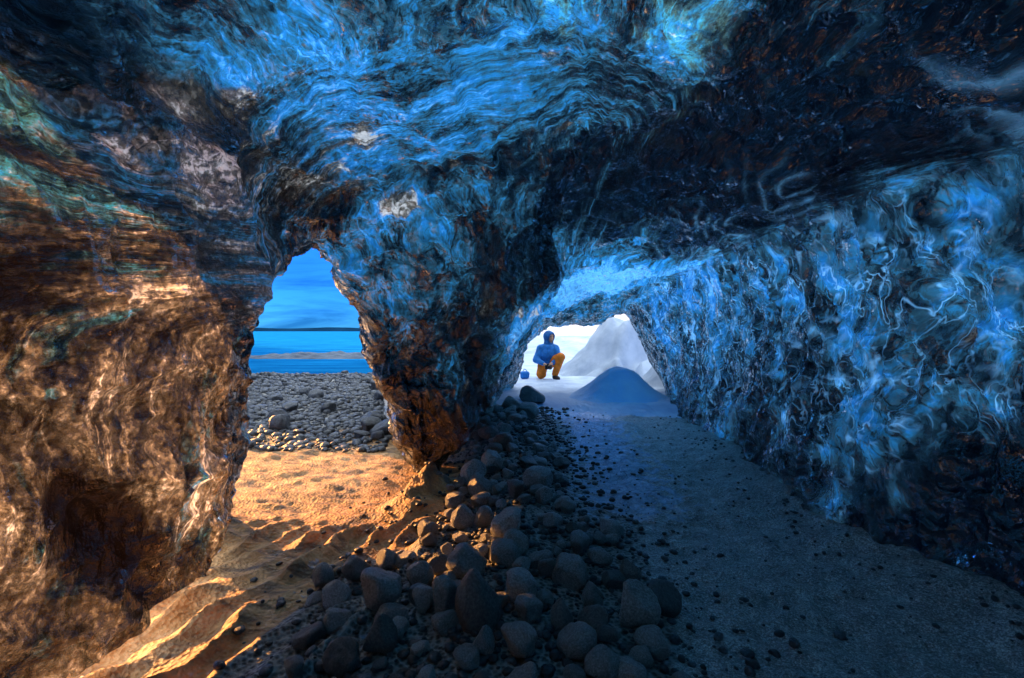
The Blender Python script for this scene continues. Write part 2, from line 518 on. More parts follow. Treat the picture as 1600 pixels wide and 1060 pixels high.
def plain(name, col, rough=0.7, var=0.25, scale=25, spec=0.3, bump=0.3):
    t = NT(name)
    P = t.coord()
    n = t.noise(P, scale, 4, 0.65)
    c = t.ramp(n, [(0.3, tuple(x * (1 - var) for x in col)), (0.7, tuple(min(1, x * (1 + var)) for x in col))])
    return t.done(t.principled(c, rough, spec, t.bump(n, bump, 0.01)))

def make_water():
    t = NT("lagoon_water")
    P = t.coord()
    n = t.noise(t.mapping(P, scale=(0.25, 1, 1)), 1.2, 5, 0.6)
    c = t.ramp(n, [(0.35, (0.004, 0.12, 0.36)), (0.7, (0.010, 0.24, 0.58))])
    return t.done(t.principled(c, 0.6, 0.0, t.bump(n, 0.25, 0.06)))

M_ICE = make_ice()
M_GROUND = make_ground()
M_STONE = make_stone("basalt_cobble", (0.15, 0.148, 0.145), (0.50, 0.48, 0.45))
M_SHINGLE = make_stone("loose_shingle", (0.04, 0.044, 0.052), (0.15, 0.165, 0.18), 0.55, True)
M_BEACH = make_stone("beach_stone", (0.022, 0.026, 0.034), (0.085, 0.095, 0.115), 0.6)
M_BEACHGRAVEL = make_stone("beach_shingle", (0.018, 0.021, 0.028), (0.075, 0.085, 0.10), 0.6, True)
M_STONE_PALE = make_stone("pale_basalt_cobble", (0.20, 0.195, 0.19), (0.42, 0.41, 0.39))
M_SNOW = make_snow("old_snow", (0.5, 0.6, 0.72), (0.78, 0.85, 0.92))
M_SNOWBLUE = make_snow("blue_snow", (0.34, 0.58, 0.90), (0.60, 0.76, 0.94), 1.5)
M_SNOWGREY = make_snow("shaded_snow", (0.24, 0.31, 0.42), (0.46, 0.54, 0.66), 1.3)  # snow in shade, the grey put into its colour
M_SURF = make_snow("grey_ice", (0.035, 0.06, 0.11), (0.10, 0.15, 0.22), 1.2)
M_WATER = make_water()
M_HILL = plain("far_land", (0.004, 0.03, 0.075), 1.0, 0.3, 0.02, 0.0, 0.0)

# ------------------------------------------------------------------ the ice cave
H = 0.035
LO = np.array([-3.4, -2.4, -0.25]); HI = np.array([3.5, 9.9, 3.1])
N = np.ceil((HI - LO) / H).astype(int)
gx = (LO[0] + H * np.arange(N[0])).astype(np.float32)
gy = (LO[1] + H * np.arange(N[1])).astype(np.float32)
gz = (LO[2] + H * np.arange(N[2])).astype(np.float32)

ROOF = [  # along the cave: (y, xs, ceiling heights)
    (-2.4, [-3, 3], [-0.4, -0.4]),
    (-1.7, [-3, 0, 3], [1.0, 1.3, 1.0]),
    (-0.8, [-3, 0, 3], [1.7, 2.3, 1.8]),
    (0.6, [-3, -2, -1, 0, 1, 2, 3], [1.9, 2.0, 2.35, 2.5, 2.5, 2.05, 1.95]),
    (1.6, [-3, -2, -1, 0, 1, 1.7, 2, 3], [1.8, 1.9, 2.3, 2.55, 2.45, 2.1, 1.96, 1.95]),
    (2.5, [-3, -2, -1, 0, 1, 1.7, 2, 3], [1.75, 1.85, 2.1, 2.45, 2.4, 2.08, 1.90, 1.9]),
    (3.4, [-3, -2, -1, 0, 1, 1.7, 2, 3], [1.7, 1.75, 1.95, 2.2, 2.25, 2.05, 1.86, 1.85]),
    (5.0, [-3, -1, 0, 0.6, 1, 1.7, 2.1, 3], [1.5, 1.5, 1.75, 1.9, 2.0, 1.98, 1.90, 1.9]),
    (6.3, [-3, -1, 0, 0.8, 1.27, 2.0, 2.3, 3], [1.2, 1.2, 1.35, 1.6, 1.78, 1.96, 1.95, 1.9]),
    (7.4, [-3, 0, 0.8, 1.4, 2.0, 2.4, 3], [1.2, 1.3, 1.52, 1.6, 1.72, 1.75, 1.5]),
    (9.0, [-3, 0.3, 0.95, 1.2, 1.55, 1.87, 2.2, 2.6, 3.2], [1.0, 1.1, 1.26, 1.22, 1.22, 1.55, 1.62, 1.35, 1.2]),
    (10.5, [-3, 3], [1.4, 1.4]),
]
rows = np.array([np.interp(gx, r[1], r[2]) for r in ROOF])
ry = [r[0] for r in ROOF]
ZC = np.stack([np.interp(gy, ry, rows[:, i]) for i in range(len(gx))]).astype(np.float32)
def blur(a, k, ax):
    w = np.exp(-0.5 * (np.arange(-2 * k, 2 * k + 1) / k) ** 2); w /= w.sum()
    return np.apply_along_axis(lambda r: np.convolve(np.pad(r, 2 * k, mode='edge'), w, 'valid'), ax, a)
ZC = blur(blur(ZC, 3, 0), 5, 1).astype(np.float32)

# the mouth to the left: axis direction, and its outline across that axis
AX_A = R(-22.0)
AXD = np.array([math.sin(AX_A), math.cos(AX_A)]); AXU = np.array([AXD[1], -AXD[0]])
T0 = 3.2
MOUTH = [(285, 1010), (295, 975), (338, 878), (370, 745), (384, 690), (388, 650), (384, 560), (398, 492), (414, 445), (452, 416), (490, 380), (517, 410),
         (541, 452), (564, 492), (572, 560), (596, 630), (606, 690), (650, 757), (655, 1010)]
def to_mouth(px, py):
    d = dirn(px, py); xy = d[:2]
    tt = xy @ AXD
    return (xy @ AXU) / tt * T0, EYE + d[2] / tt * T0
mouth = np.array([to_mouth(*m) for m in MOUTH], np.float32)
def poly_sdf(u, z, poly):
    """positive inside"""
    d = np.full(u.shape, 1e9, np.float32); s = np.zeros(u.shape, bool)
    n = len(poly)
    for i in range(n):
        a, b = poly[i], poly[(i + 1) % n]
        ex, ez = b - a
        wx, wz = u - a[0], z - a[1]
        h = np.clip((wx * ex + wz * ez) / (ex * ex + ez * ez), 0, 1)
        d = np.minimum(d, (wx - ex * h) ** 2 + (wz - ez * h) ** 2)
        c = ((a[1] > z) != (b[1] > z)) & (u < (b[0] - a[0]) * (z - a[1]) / ((b[1] - a[1]) if b[1] != a[1] else 1e-9) + a[0])
        s ^= c
    return np.where(s, np.sqrt(d), -np.sqrt(d))

FOOT = np.array([(-9, -9), (-9, 3.0), (-2.2, 2.98), (-1.75, 3.0), (-1.2, 4.1), (-1.4, 6), (-2.0, 9.35), (9, 9.35), (9, -9)], np.float32)

def right_wall_x(y, z):
    b = np.interp(y, [-2, 0.5, 1.9, 2.4, 2.9, 3.5, 6.5, 9.0, 10], [1.6, 2.2, 2.05, 1.86, 1.80, 1.88, 2.22, 2.98, 3.2])
    rec = 0.16 * np.sin(np.pi * np.clip(z / 1.9, 0, 1))
    return b + rec * (1 - sstep(6, 8, y)) - 0.5 * z * sstep(6.3, 9, y)

def field(X, Y, Z, zc):
    """ > 0 in the air of the cave"""
    fin_x = np.interp(Y, [0, 3.4, 4.4, 6, 9, 10], [-0.8, -0.74, -0.58, -0.54, -0.24, -0.1]).astype(np.float32)
    slant = X - (fin_x + 0.56 * np.clip(Z, 0, 1.6) + 0.05 * np.sin(Z * 5))
    nose = (3.62 - 0.22 * Z - 0.55 * np.clip(Z - 0.9, 0, 2) ** 1.3 + 0.35 * (X + 0.9)) - Y
    fin = smax(slant * 0.87, nose * 0.9, 0.22)
    gap = 0.36 * sstep(3.9, 4.3, Y) * sstep(5.7, 5.1, Y) - Z      # gap added under the fin's foot to let the sun through
    fin = smax(fin, gap, 0.12)
    xl = np.interp(Y, [-2, 0.8, 1.7, 2.2, 2.8, 3.6, 6], [-1.2, -1.55, -1.20, -1.22, -1.38, -1.12, -1.0]).astype(np.float32)
    bulge = 0.10 * np.sin(np.clip(Z, 0, 2) * 3.1) + 0.09 * np.exp(-((Z - 0.0) / 0.10) ** 2) * sstep(1.0, 1.4, Y)
    left = X - xl + bulge + 0.12 * np.clip(Z - 1.3, 0, 1)
    left = left + 0.10 * sstep(0.60, 0.32, Z) * sstep(2.1, 2.45, Y)
    right = right_wall_x(Y, Z).astype(np.float32) - X
    roof = (zc - Z) * 0.85
    a = smin(left, roof, 0.38)
    a = smin(a, fin, 0.26)
    return np.minimum(a, right) - 0.02

F = np.empty(N, np.float32)
B = 24
for i0 in range(0, N[0], B):
    xs = gx[i0:i0 + B]
    X, Y, Z = np.meshgrid(xs, gy, gz, indexing='ij')
    P = stack3(X, Y, Z)
    wx = 0.10 * perlin(P * 0.9, 1) + 0.055 * perlin(P * 2.3, 2)
    wy = 0.10 * perlin(P * 0.9, 3) + 0.055 * perlin(P * 2.3, 4)
    wz = 0.11 * perlin(P * 1.1, 5) + 0.065 * perlin(P * 2.6, 6)
    Xw, Yw, Zw = X + wx, Y + wy, Z + wz
    ii = np.clip(np.rint((Xw - LO[0]) / H).astype(int), 0, N[0] - 1)
    jj = np.clip(np.rint((Yw - LO[1]) / H).astype(int), 0, N[1] - 1)
    air = field(Xw, Yw, Zw, ZC[ii, jj])
    # the mouth on the left, flaring outwards
    xs2, ys2 = X + 0.35 * wx, Y + 0.35 * wy
    T = xs2 * AXD[0] + ys2 * AXD[1]; U = xs2 * AXU[0] + ys2 * AXU[1]
    sc_ = np.maximum(1 + 0.42 * (T - T0), 0.35).astype(np.float32)
    near = T > 1.5
    op = np.full(X.shape, -9.0, np.float32)
    uu, zz, ss = (U / sc_)[near], (EYE + (Z + 0.3 * wz - EYE) / sc_)[near], sc_[near]
    op[near] = poly_sdf(uu, zz, mouth) * ss + 0.045
    op = np.minimum(op, (T - 2.35))
    air = smax(air, op, 0.08)
    # outside the glacier's footprint is air as well
    foot = poly_sdf((X + wx)[:, :, 0], (Y + wy)[:, :, 0], FOOT)[:, :, None] - 0.03 + 0.0 * Z
    air = smax(air, -(foot + 0.6 * wz), 0.10)
    F[i0:i0 + B] = air
V, Q = surface_net(F, LO, H)
keep = V[Q].mean(1)[:, 2] > -0.24
V = relax(V, Q, 2, 0.5)
V, Q = subdivide(V, Q)
V = relax(V, Q, 2, 0.5)
n = vert_normals(V, Q)
# make the normals look into the air
probe = V + n * 0.08
pi = np.clip(((probe - LO) / H).astype(int), 0, np.array(F.shape) - 1)
if np.mean(F[pi[:, 0], pi[:, 1], pi[:, 2]] > 0) < 0.5:
    Q = Q[:, ::-1].copy(); n = -n

# relief of the ice: broad folds, scallops on the right wall, small ripples
x, y, z = V.T.astype(np.float32)
Pv = V.astype(np.float32)
wr = np.stack([perlin(Pv * 2.2, 20 + k) for k in range(3)], -1)
is_right = sstep(0.25, 0.0, np.abs(x - right_wall_x(y, z)) - 0.12) * sstep(2.1, 1.85, z)
flowP = (Pv + 0.30 * wr) @ np.array([[2.6, 0.3, 0.2], [-0.4, 0.9, 0.5], [0.1, -0.5, 1.3]], np.float32)
folds = fbm(flowP * 1.3, 4, 0.55, seed=31)
ridg = 1 - np.abs(fbm(flowP * 2.2, 3, 0.5, seed=37)) * 2.2
f1, f2 = cells((Pv + 0.10 * wr + 0.05 * np.stack([perlin(Pv * 6, 24 + k) for k in range(3)], -1)) * np.array([5.2, 5.8, 3.7], np.float32), 3)
edge = np.exp(-(f2 - f1) / 0.10)
brk = sstep(-0.05, 0.35, perlin(Pv * 3.1, 51))
scal = (0.5 - f1) * -0.08
disp = 0.028 * folds * (1 - 0.6 * is_right) + 0.022 * np.clip(ridg, 0, 1) ** 2 * (1 - is_right)
g1, g2 = cells((Pv + 0.12 * wr) * np.array([3.2, 2.5, 2.9], np.float32), 9)
disp += (1 - is_right) * ((g1 - 0.5) * 0.075 + 0.022 * np.exp(-(g2 - g1) / 0.09))
disp += is_right * (scal + 0.030 * edge * (0.3 + 0.7 * brk))
disp += 0.009 * fbm(Pv * 8, 3, 0.5, seed=61)

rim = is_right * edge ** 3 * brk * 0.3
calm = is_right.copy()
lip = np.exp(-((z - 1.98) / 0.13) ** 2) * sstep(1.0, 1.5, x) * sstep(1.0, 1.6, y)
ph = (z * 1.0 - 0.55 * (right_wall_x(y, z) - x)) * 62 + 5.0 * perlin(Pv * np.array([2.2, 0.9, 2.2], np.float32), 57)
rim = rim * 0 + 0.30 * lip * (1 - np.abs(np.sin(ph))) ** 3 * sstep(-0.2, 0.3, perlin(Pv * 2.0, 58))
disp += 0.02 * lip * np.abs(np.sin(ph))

PX = 800 + FPX * x / np.maximum(y, 0.05); PY = 517 - FPX * (z - EYE) / np.maximum(y, 0.05)
def hit(px, py):
    """nearest ice surface in that direction from the middle of the cave"""
    m = np.flatnonzero((y > 0.4) & (np.abs(PX - px) < 11) & (np.abs(PY - py) < 11))
    return V[m[np.argmin(y[m])]] if len(m) else None
def spot(px, py, Y, r, flat=(1, 1, 1)):
    c = hit(px, py)
    if c is None: c = at(px, py, Y)
    d = (V - c) / np.array(flat)
    return np.exp(-(d ** 2).sum(1) / (2 * r * r)).astype(np.float32)
def wallY(px, xw=2.05):
    return xw * FPX / (px - 800.0)

vert = np.maximum(is_right * 0.8, np.maximum(sstep(-0.05, -0.6, x - 0.25 * np.clip(z - 0.8, 0, 2)) * sstep(1.7, 1.1, z), sstep(2.0, 2.7, y) * sstep(0.35, -0.1, x - 0.5 * (z - 1)) * sstep(5.6, 4.8, y))).astype(np.float32)
# long flowing ridges: along the cave in the roof, downwards on pillar and walls
PL = Pv + 0.30 * wr
ry1 = 1 - np.abs(perlin(PL * np.array([3.4, 0.55, 3.4], np.float32), 181)) * 3.2
rz1 = 1 - np.abs(perlin(PL * np.array([3.6, 3.6, 0.7], np.float32), 183)) * 3.2
ry2 = 1 - np.abs(perlin(PL * np.array([7.5, 1.1, 7.5], np.float32), 185)) * 3.2
disp += (1 - vert) * (0.024 * np.clip(ry1, 0, 1) ** 1.5 + 0.012 * np.clip(ry2, 0, 1)) + vert * (1 - is_right) * 0.03 * np.clip(rz1, 0, 1) ** 1.5
# hollows melted into the ice
for (px, py, Y, r, dep) in [(1485, 512, wallY(1485), .075, .09), (1505, 648, wallY(1505), .11, .10), (1390, 600, wallY(1390), .08, .07),
                            (1308, 585, wallY(1308), .08, .06), (1400, 565, wallY(1400), .06, .05), (1230, 560, wallY(1230), .10, .05)]:
    s = spot(px, py, Y, r, (1, 1.0, 1.25)); disp -= dep * s
    ring = np.exp(-((np.sqrt(-2 * np.log(np.maximum(s, 1e-9))) - 1.35) / 0.22) ** 2) * (s > 1e-6)
    disp += 0.02 * ring

# light and dark of the ice: glow and shade patches painted per vertex
glow_tone = 0.40 + 0.07 * fbm(Pv * 0.9, 2, 0.5, seed=131)
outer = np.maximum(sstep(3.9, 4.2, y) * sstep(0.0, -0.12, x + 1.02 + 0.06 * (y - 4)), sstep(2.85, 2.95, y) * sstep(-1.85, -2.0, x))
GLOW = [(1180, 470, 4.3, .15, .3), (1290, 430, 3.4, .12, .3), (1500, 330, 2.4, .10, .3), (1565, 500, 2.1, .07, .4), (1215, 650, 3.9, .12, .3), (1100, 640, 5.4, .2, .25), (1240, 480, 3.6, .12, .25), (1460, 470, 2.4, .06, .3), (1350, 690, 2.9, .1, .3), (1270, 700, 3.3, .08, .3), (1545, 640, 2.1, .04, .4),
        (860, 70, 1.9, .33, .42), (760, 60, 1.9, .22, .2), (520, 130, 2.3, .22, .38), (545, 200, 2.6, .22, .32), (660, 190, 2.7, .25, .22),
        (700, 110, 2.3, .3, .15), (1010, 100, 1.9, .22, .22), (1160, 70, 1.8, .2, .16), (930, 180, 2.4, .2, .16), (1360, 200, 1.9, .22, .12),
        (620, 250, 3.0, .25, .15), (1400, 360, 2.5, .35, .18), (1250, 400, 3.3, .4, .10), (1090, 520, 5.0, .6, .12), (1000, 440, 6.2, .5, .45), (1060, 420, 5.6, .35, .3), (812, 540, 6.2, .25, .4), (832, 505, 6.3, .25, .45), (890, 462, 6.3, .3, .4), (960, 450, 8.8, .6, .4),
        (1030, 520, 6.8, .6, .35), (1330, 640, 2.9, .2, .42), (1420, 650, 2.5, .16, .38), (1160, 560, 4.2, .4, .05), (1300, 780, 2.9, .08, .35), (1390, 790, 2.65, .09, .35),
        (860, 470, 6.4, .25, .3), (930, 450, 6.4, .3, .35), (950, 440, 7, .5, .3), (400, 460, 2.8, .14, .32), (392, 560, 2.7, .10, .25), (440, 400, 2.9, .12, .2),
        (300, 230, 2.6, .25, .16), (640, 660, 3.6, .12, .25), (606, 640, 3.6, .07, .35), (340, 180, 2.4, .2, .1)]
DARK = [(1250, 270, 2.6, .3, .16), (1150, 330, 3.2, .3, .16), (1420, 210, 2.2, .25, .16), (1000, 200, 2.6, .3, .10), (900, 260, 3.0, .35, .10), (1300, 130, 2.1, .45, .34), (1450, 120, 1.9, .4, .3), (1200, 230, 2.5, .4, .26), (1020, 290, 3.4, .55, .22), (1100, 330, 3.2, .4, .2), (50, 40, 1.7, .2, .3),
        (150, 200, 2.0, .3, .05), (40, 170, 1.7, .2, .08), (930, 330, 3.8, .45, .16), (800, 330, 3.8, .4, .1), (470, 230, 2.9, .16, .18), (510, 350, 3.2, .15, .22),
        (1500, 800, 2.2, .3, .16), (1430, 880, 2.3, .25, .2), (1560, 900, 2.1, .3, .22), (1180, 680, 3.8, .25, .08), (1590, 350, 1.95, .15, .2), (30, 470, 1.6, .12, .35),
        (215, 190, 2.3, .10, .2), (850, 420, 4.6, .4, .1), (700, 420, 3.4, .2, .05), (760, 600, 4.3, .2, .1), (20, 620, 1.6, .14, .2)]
for (px, py, Y, r, a_) in GLOW: glow_tone += (0.40 if Y < 3.05 and px < 1200 and py < 300 else 0.9) * a_ * spot(px, py, Y, r)
for (px, py, Y, r, a_) in DARK: glow_tone -= a_ * spot(px, py, Y, r)
# hollows in the left wall, painted dark
for (px, py, r, a_) in [(122, 792, .055, .8), (165, 812, .05, .7), (190, 850, .07, .8), (225, 885, .07, .8), (255, 915, .07, .8), (270, 950, .05, .6), (290, 750, .025, .9),
                        (310, 865, .05, .45)]:
    Yw_ = -1.20 * FPX / (px - 800.0)
    s = spot(px, py, Yw_, r); glow_tone -= a_ * s; disp -= 0.06 * s
# bands of ochre silt frozen into the ice
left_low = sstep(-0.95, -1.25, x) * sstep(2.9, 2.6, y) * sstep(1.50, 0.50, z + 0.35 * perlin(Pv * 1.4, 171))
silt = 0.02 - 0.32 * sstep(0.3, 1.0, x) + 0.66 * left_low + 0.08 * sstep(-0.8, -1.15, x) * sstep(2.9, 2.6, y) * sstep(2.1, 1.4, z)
pil = sstep(0.15, -0.35, x) * sstep(3.0, 3.4, y) * sstep(6.5, 4.5, y)
silt += 0.16 * np.exp(-((x - 0.5) / 0.9) ** 2 - ((y - 3.8) / 1.3) ** 2)
silt += pil * (0.62 * sstep(1.0, 0.35, z) + 0.14 * sstep(1.8, 1.0, z))  # pillar foot tinted to stand in for its orange glow
for (px, py, Y, r, a_) in [(635, 330, 3.3, .07, .9), (580, 218, 2.8, .05, .7), (470, 285, 2.95, .09, .5), (310, 240, 2.6, .14, .5), (375, 175, 2.3, .05, .6), (705, 265, 3.2, .03, .7),
                           (770, 493, 4.6, .05, .7), (860, 90, 1.9, .05, .4), (1365, 860, 2.55, .05, .8), (1385, 848, 2.5, .03, .8), (1500, 535, 2.2, .05, .7), (270, 560, 2.2, .2, .25),
                           (600, 560, 3.55, .12, .35), (590, 420, 3.4, .1, .2), (710, 520, 3.5, .2, .2)]:
    s = spot(px, py, Y, r); silt += a_ * s; glow_tone += 0.35 * a_ * s
glow_tone += is_right * (-0.20 + 0.16 * sstep(1.2, 1.7, z) - 0.12 * sstep(0.75, 0.2, z)) - 0.28 * lip * (1 - is_right) - 0.07 * sstep(1.8, 2.1, z)
glow_tone -= (-0.09 + 0.26 * sstep(0.05, 0.5, perlin(Pv * 2.4, 191))) * left_low
glow_tone -= 0.05 * sstep(1.75, 1.45, y) * sstep(-0.7, -1.1, x) + 0.36 * pil + 0.08 * pil * sstep(1.0, 0.4, z) + 0.62 * pil * sstep(0.72, 0.3, z)
glow_tone -= 0.03 * sstep(1.0, 1.7, z) * sstep(-0.6, -1.2, x)
glow_tone = glow_tone * (1 - outer) + 1.0 * outer; silt = silt * (1 - outer) + outer * 0.9
glow_tone = glow_tone + 0.06 * sstep(1.0, 1.4, z) * sstep(-0.45, -0.8, x) * sstep(2.6, 2.2, y)
silt = silt + 0.38 * sstep(0.75, 1.15, z) * sstep(2.45, 1.9, z) * sstep(-0.6, -0.95, x) * sstep(2.9, 2.5, y) + 0.5 * spot(1095, 50, 1.9, .22)
V = V + n * disp[:, None]
n = vert_normals(V, Q)

c = V[Q].mean(1)
under = (c[:, 0] < -1.0) & (c[:, 0] > -2.2) & (c[:, 1] > 1.25) & (c[:, 1] < 2.75) & (c[:, 2] < 0.125 + 0.05 * perlin(c.astype(np.float32) * 2.0, 161))
hole = (c[:, 1] > 3.8) & (c[:, 1] < 4.7) & (c[:, 2] < 0.62 + 0.3 * perlin(c.astype(np.float32) * 2.5, 167)) & (c[:, 0] < -0.98 - 0.10 * (c[:, 1] - 3.8))  # opening cut in the fin so sun lights the pillar foot from behind
ok = (c[:, 2] > -0.22) & ~under & ~hole & ~((c[:, 0] < -2.35) & (c[:, 1] > 2.6) )
wall_d = right_wall_x(c[:, 1], c[:, 2]) - c[:, 0]
lab = np.zeros(len(Q), int)                                        # 0 ceiling
lab[(c[:, 2] < 1.62) & (c[:, 0] < -1.0) & (c[:, 1] < 3.1 + 0.0 * c[:, 0])] = 1   # left wall
fin_m = (c[:, 1] > 2.9) & (c[:, 0] < -0.2 + 0.45 * c[:, 2] + 0.09 * np.clip(c[:, 1] - 3.6, 0, 9)) & (c[:, 2] < 1.45) & (lab != 1)
lab[fin_m] = 2                                                     # pillar and the tunnel side behind it
lab[(wall_d < 0.30) & (c[:, 2] < 1.93) & (c[:, 0] > 1.2)] = 3      # right wall
cave = tag(empty("ice_cave"), "glacier ice cave of dark blue and silty brown ice with two mouths to daylight", "ice cave")
PARTS = [("ceiling", "dark blue streaked ice roof sinking towards the tunnel"), ("left_wall", "brown silty ice wall with hollows painted black"),
         ("pillar", "tooth shaped ice pillar glowing orange at its foot"), ("right_wall", "scalloped translucent blue ice wall")]
for k, (nm, lb) in enumerate(PARTS):
    fq = Q[ok & (lab == k)]
    used, inv = np.unique(fq, return_inverse=True)
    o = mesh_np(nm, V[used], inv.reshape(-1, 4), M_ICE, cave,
                {"painted_glow": glow_tone[used], "silt": silt[used], "rim": rim[used], "calm": calm[used], "vert": vert[used]}, n[used])
    o["label"] = lb
print("ice quads", len(Q))

# unseen ice block added outside the left wall to shade the floor
bm = bmesh.new(); bmesh.ops.create_icosphere(bm, subdivisions=5, radius=1.0)
ov = np.array([q.co[:] for q in bm.verts]); of = np.array([[q.index for q in f.verts] for f in bm.faces]); bm.free()
tt = ov[:, 1]
yy = 4.3 + 1.75 * tt
cz = np.interp(yy, [-3, 1.5, 3.2, 4.2, 5.4], [3.35, 3.3, 2.9, 2.05, 2.02])
ov = np.stack([-3.35 + 0.35 * sstep(2.8, 3.8, yy) - 0.45 * sstep(4.6, 5.8, yy) + 0.42 * ov[:, 0], yy, cz + np.interp(yy, [-3, 3, 4.2], [1.0, 1.0, 0.9]) * ov[:, 2]], 1)
ov = ov + np.array([.12, .12, .22]) * np.stack([fbm(ov * 1.9, 4, 0.6, seed=150 + k) for k in range(3)], -1)
mesh_np("shade_overhang", ov, of, M_ICE, cave, {"painted_glow": np.full(len(ov), .4), "silt": np.full(len(ov), .1), "rim": np.zeros(len(ov))})

# ------------------------------------------------------------------ ground
def ground_z(x, y):
    x = np.asarray(x, np.float64); y = np.asarray(y, np.float64)
    p = stack3(x, y, 0 * x)
    xc = np.interp(y, [0, 1.6, 2.5, 3.5, 4.5, 6, 7.7], [-0.05, -0.10, 0.0, 0.0, 0.03, -0.15, 0.25])
    wd = np.interp(y, [0, 1.6, 2.5, 3.5, 4.5, 6, 7.7], [0.75, 0.62, 0.46, 0.38, 0.36, 0.28, 0.2])
    hh = np.interp(y, [0, 1.2, 2.2, 4, 6, 7.5, 8.5], [0.05, 0.07, 0.10, 0.11, 0.08, 0.06, 0.0])
    zz = hh * np.exp(-((x - xc) / wd) ** 2 * 1.2)
    zz = zz + 0.02 * fbm(p * 1.3, 3, 0.5, seed=71) * sstep(30, 10, y) + 0.006 * fbm(p * 7, 3, 0.55, seed=75)
    near = sstep(12, 5, np.hypot(x, y))
    # frozen drift lines of silt beside the left wall
    drift = sstep(-0.25, -0.6, x) * sstep(3.3, 2.3, y) * near
    s = (x * 0.93 - y * 0.37) * 38 + 3.0 * fbm(p * 2.0, 3, 0.5, seed=81)
    zz = zz + drift * 0.05 * (1 - np.abs(np.sin(s * 0.5))) ** 1.0 * (0.5 + sstep(-0.3, 0.4, perlin(p * 3, 83)))
    # wind ripples on the sand by the mouth
    sandm = sstep(-0.55, -0.9, x + 0.0 * y) * sstep(2.3, 2.9, y) * sstep(6.0, 5.0, y)
    s2 = y * 52 + x * 16 + 3.5 * fbm(p * 2.6, 2, 0.5, seed=87)
    zz = zz + sandm * (0.005 * np.sin(s2) + 0.02 * fbm(p * 3.2, 3, 0.55, seed=89))
    zz = zz + sstep(0.6, 1.0, x) * near * (0.026 * fbm(p * 2.6, 3, 0.55, seed=201) + 0.012 * fbm(p * 11, 3, 0.55, seed=203))
    zz = zz + 0.22 * np.exp(-((x + 0.56 - 0.25 * (y - 3.3)) / 0.15) ** 2 - ((y - 3.25) / 0.24) ** 2) * (1 + 0.5 * fbm(p * 5, 3, 0.55, seed=211))  # mound added to catch the sun at the pillar foot
    # path on the right: nearly flat, banked against the wall
    zz = zz + 0.10 * sstep(1.45, 2.0, x) * sstep(7, 5, y)
    # outside on the left: shingle beach going down into the lagoon
    leftm = sstep(0.0, -1.2, x + 0.16 * y)
    zz = zz + leftm * sstep(5.5, 8, y) * (0.05 * fbm(p * 0.9, 3, 0.5, seed=91)) * sstep(30, 14, y)
    zz = zz - leftm * 0.9 * sstep(12.2, 17.0, y)
    # outside at the far end: hummocky snow rising into a bank
    rm = (1 - leftm) * sstep(6.2, 7.6, y)
    zz = zz + rm * (0.05 + 0.05 * fbm(p * 0.8, 3, 0.5, seed=95))
    zz = zz + (1 - leftm) * (1.1 * sstep(13, 24, y) + 4.0 * sstep(24, 120, y) + 1.3 * sstep(2.5, 7, x) * sstep(10, 15, y))
    zz = zz + (1 - leftm) * sstep(14, 22, y) * 0.12 * fbm(p * 0.35, 3, 0.5, seed=97)
    return zz

def graded(lo, hi, fine, grow, c0, c1):
    pts = list(np.arange(c0, c1 + fine, fine))
    st, p = fine, pts[-1]
    while p < hi:
        st *= grow; p += st; pts.append(p)
    st, p, pre = fine, c0, []
    while p > lo:
        st *= grow; p -= st; pre.append(p)
    return np.array(pre[::-1] + pts)
ux = graded(-900, 900, 0.014, 1.045, -1.75, 2.0)
uy = graded(-30, 2600, 0.014, 1.022, 1.2, 4.2)
GX, GY = np.meshgrid(ux, uy, indexing='ij')
GZ = ground_z(GX, GY)
def grid_faces(a, b):
    i = np.arange(a * b).reshape(a, b)
    return np.stack([i[:-1, :-1].ravel(), i[1:, :-1].ravel(), i[1:, 1:].ravel(), i[:-1, 1:].ravel()], 1)
gxr, gyr = GX.ravel(), GY.ravel()
gp = stack3(gxr, gyr, 0 * gxr)
gn = 0.25 * fbm(gp * 1.6, 3, 0.5, seed=101)
leftm = sstep(0.0, -1.2, gxr + 0.16 * gyr)
sandA = sstep(-0.15, -0.65, gxr + 0.10 * np.clip(gyr - 3, -2, 3) + gn * 0.8) * sstep(6.2, 5.0, gyr + gn) * sstep(-3.5, -2.4, gxr)
sandA *= 0.06 + 0.94 * sstep(2.25, 2.8, gyr + gn)
# strip of sunlight painted as pale sand, pillar foot to left wall
ln = np.abs((gxr + 0.62) * 0.97 - (gyr - 3.6) * 0.24 + 0.1 * gn)
sandA = np.maximum(sandA, sstep(0.22, 0.08, ln) * sstep(4.4, 3.9, gyr) * sstep(1.2, 1.6, gyr))
sandA = np.maximum(sandA, 0.95 * np.exp(-((gxr + 0.56 - 0.25 * (gyr - 3.3)) / 0.22) ** 2 - ((gyr - 3.25) / 0.36) ** 2))
sandA = np.maximum(sandA, 0.85 * sstep(-0.85, -1.05, gxr) * sstep(2.9, 2.6, gyr))
snowA = (1 - leftm) * sstep(6.1, 6.9, gyr + gn * 1.5 - 0.3 * sstep(0.6, 0, gxr))
pathA = sstep(0.45, 0.85, gxr - 0.06 * (gyr - 2) + gn * 0.5) * sstep(6.9, 6.2, gyr)
icyA = np.exp(-((gxr - 0.62 - 0.06 * gyr) / 0.48) ** 2) * sstep(2.4, 3.4, gyr) * sstep(7.4, 6.4, gyr) * 0.72
icyA = np.maximum(icyA, 0.16 * sstep(-0.25, -0.5, gxr) * sstep(-1.25, -0.95, gxr) * sstep(2.9, 2.3, gyr + gn))
icyA = np.maximum(icyA, leftm * 0.28 * sstep(4.6, 5.4, gyr))
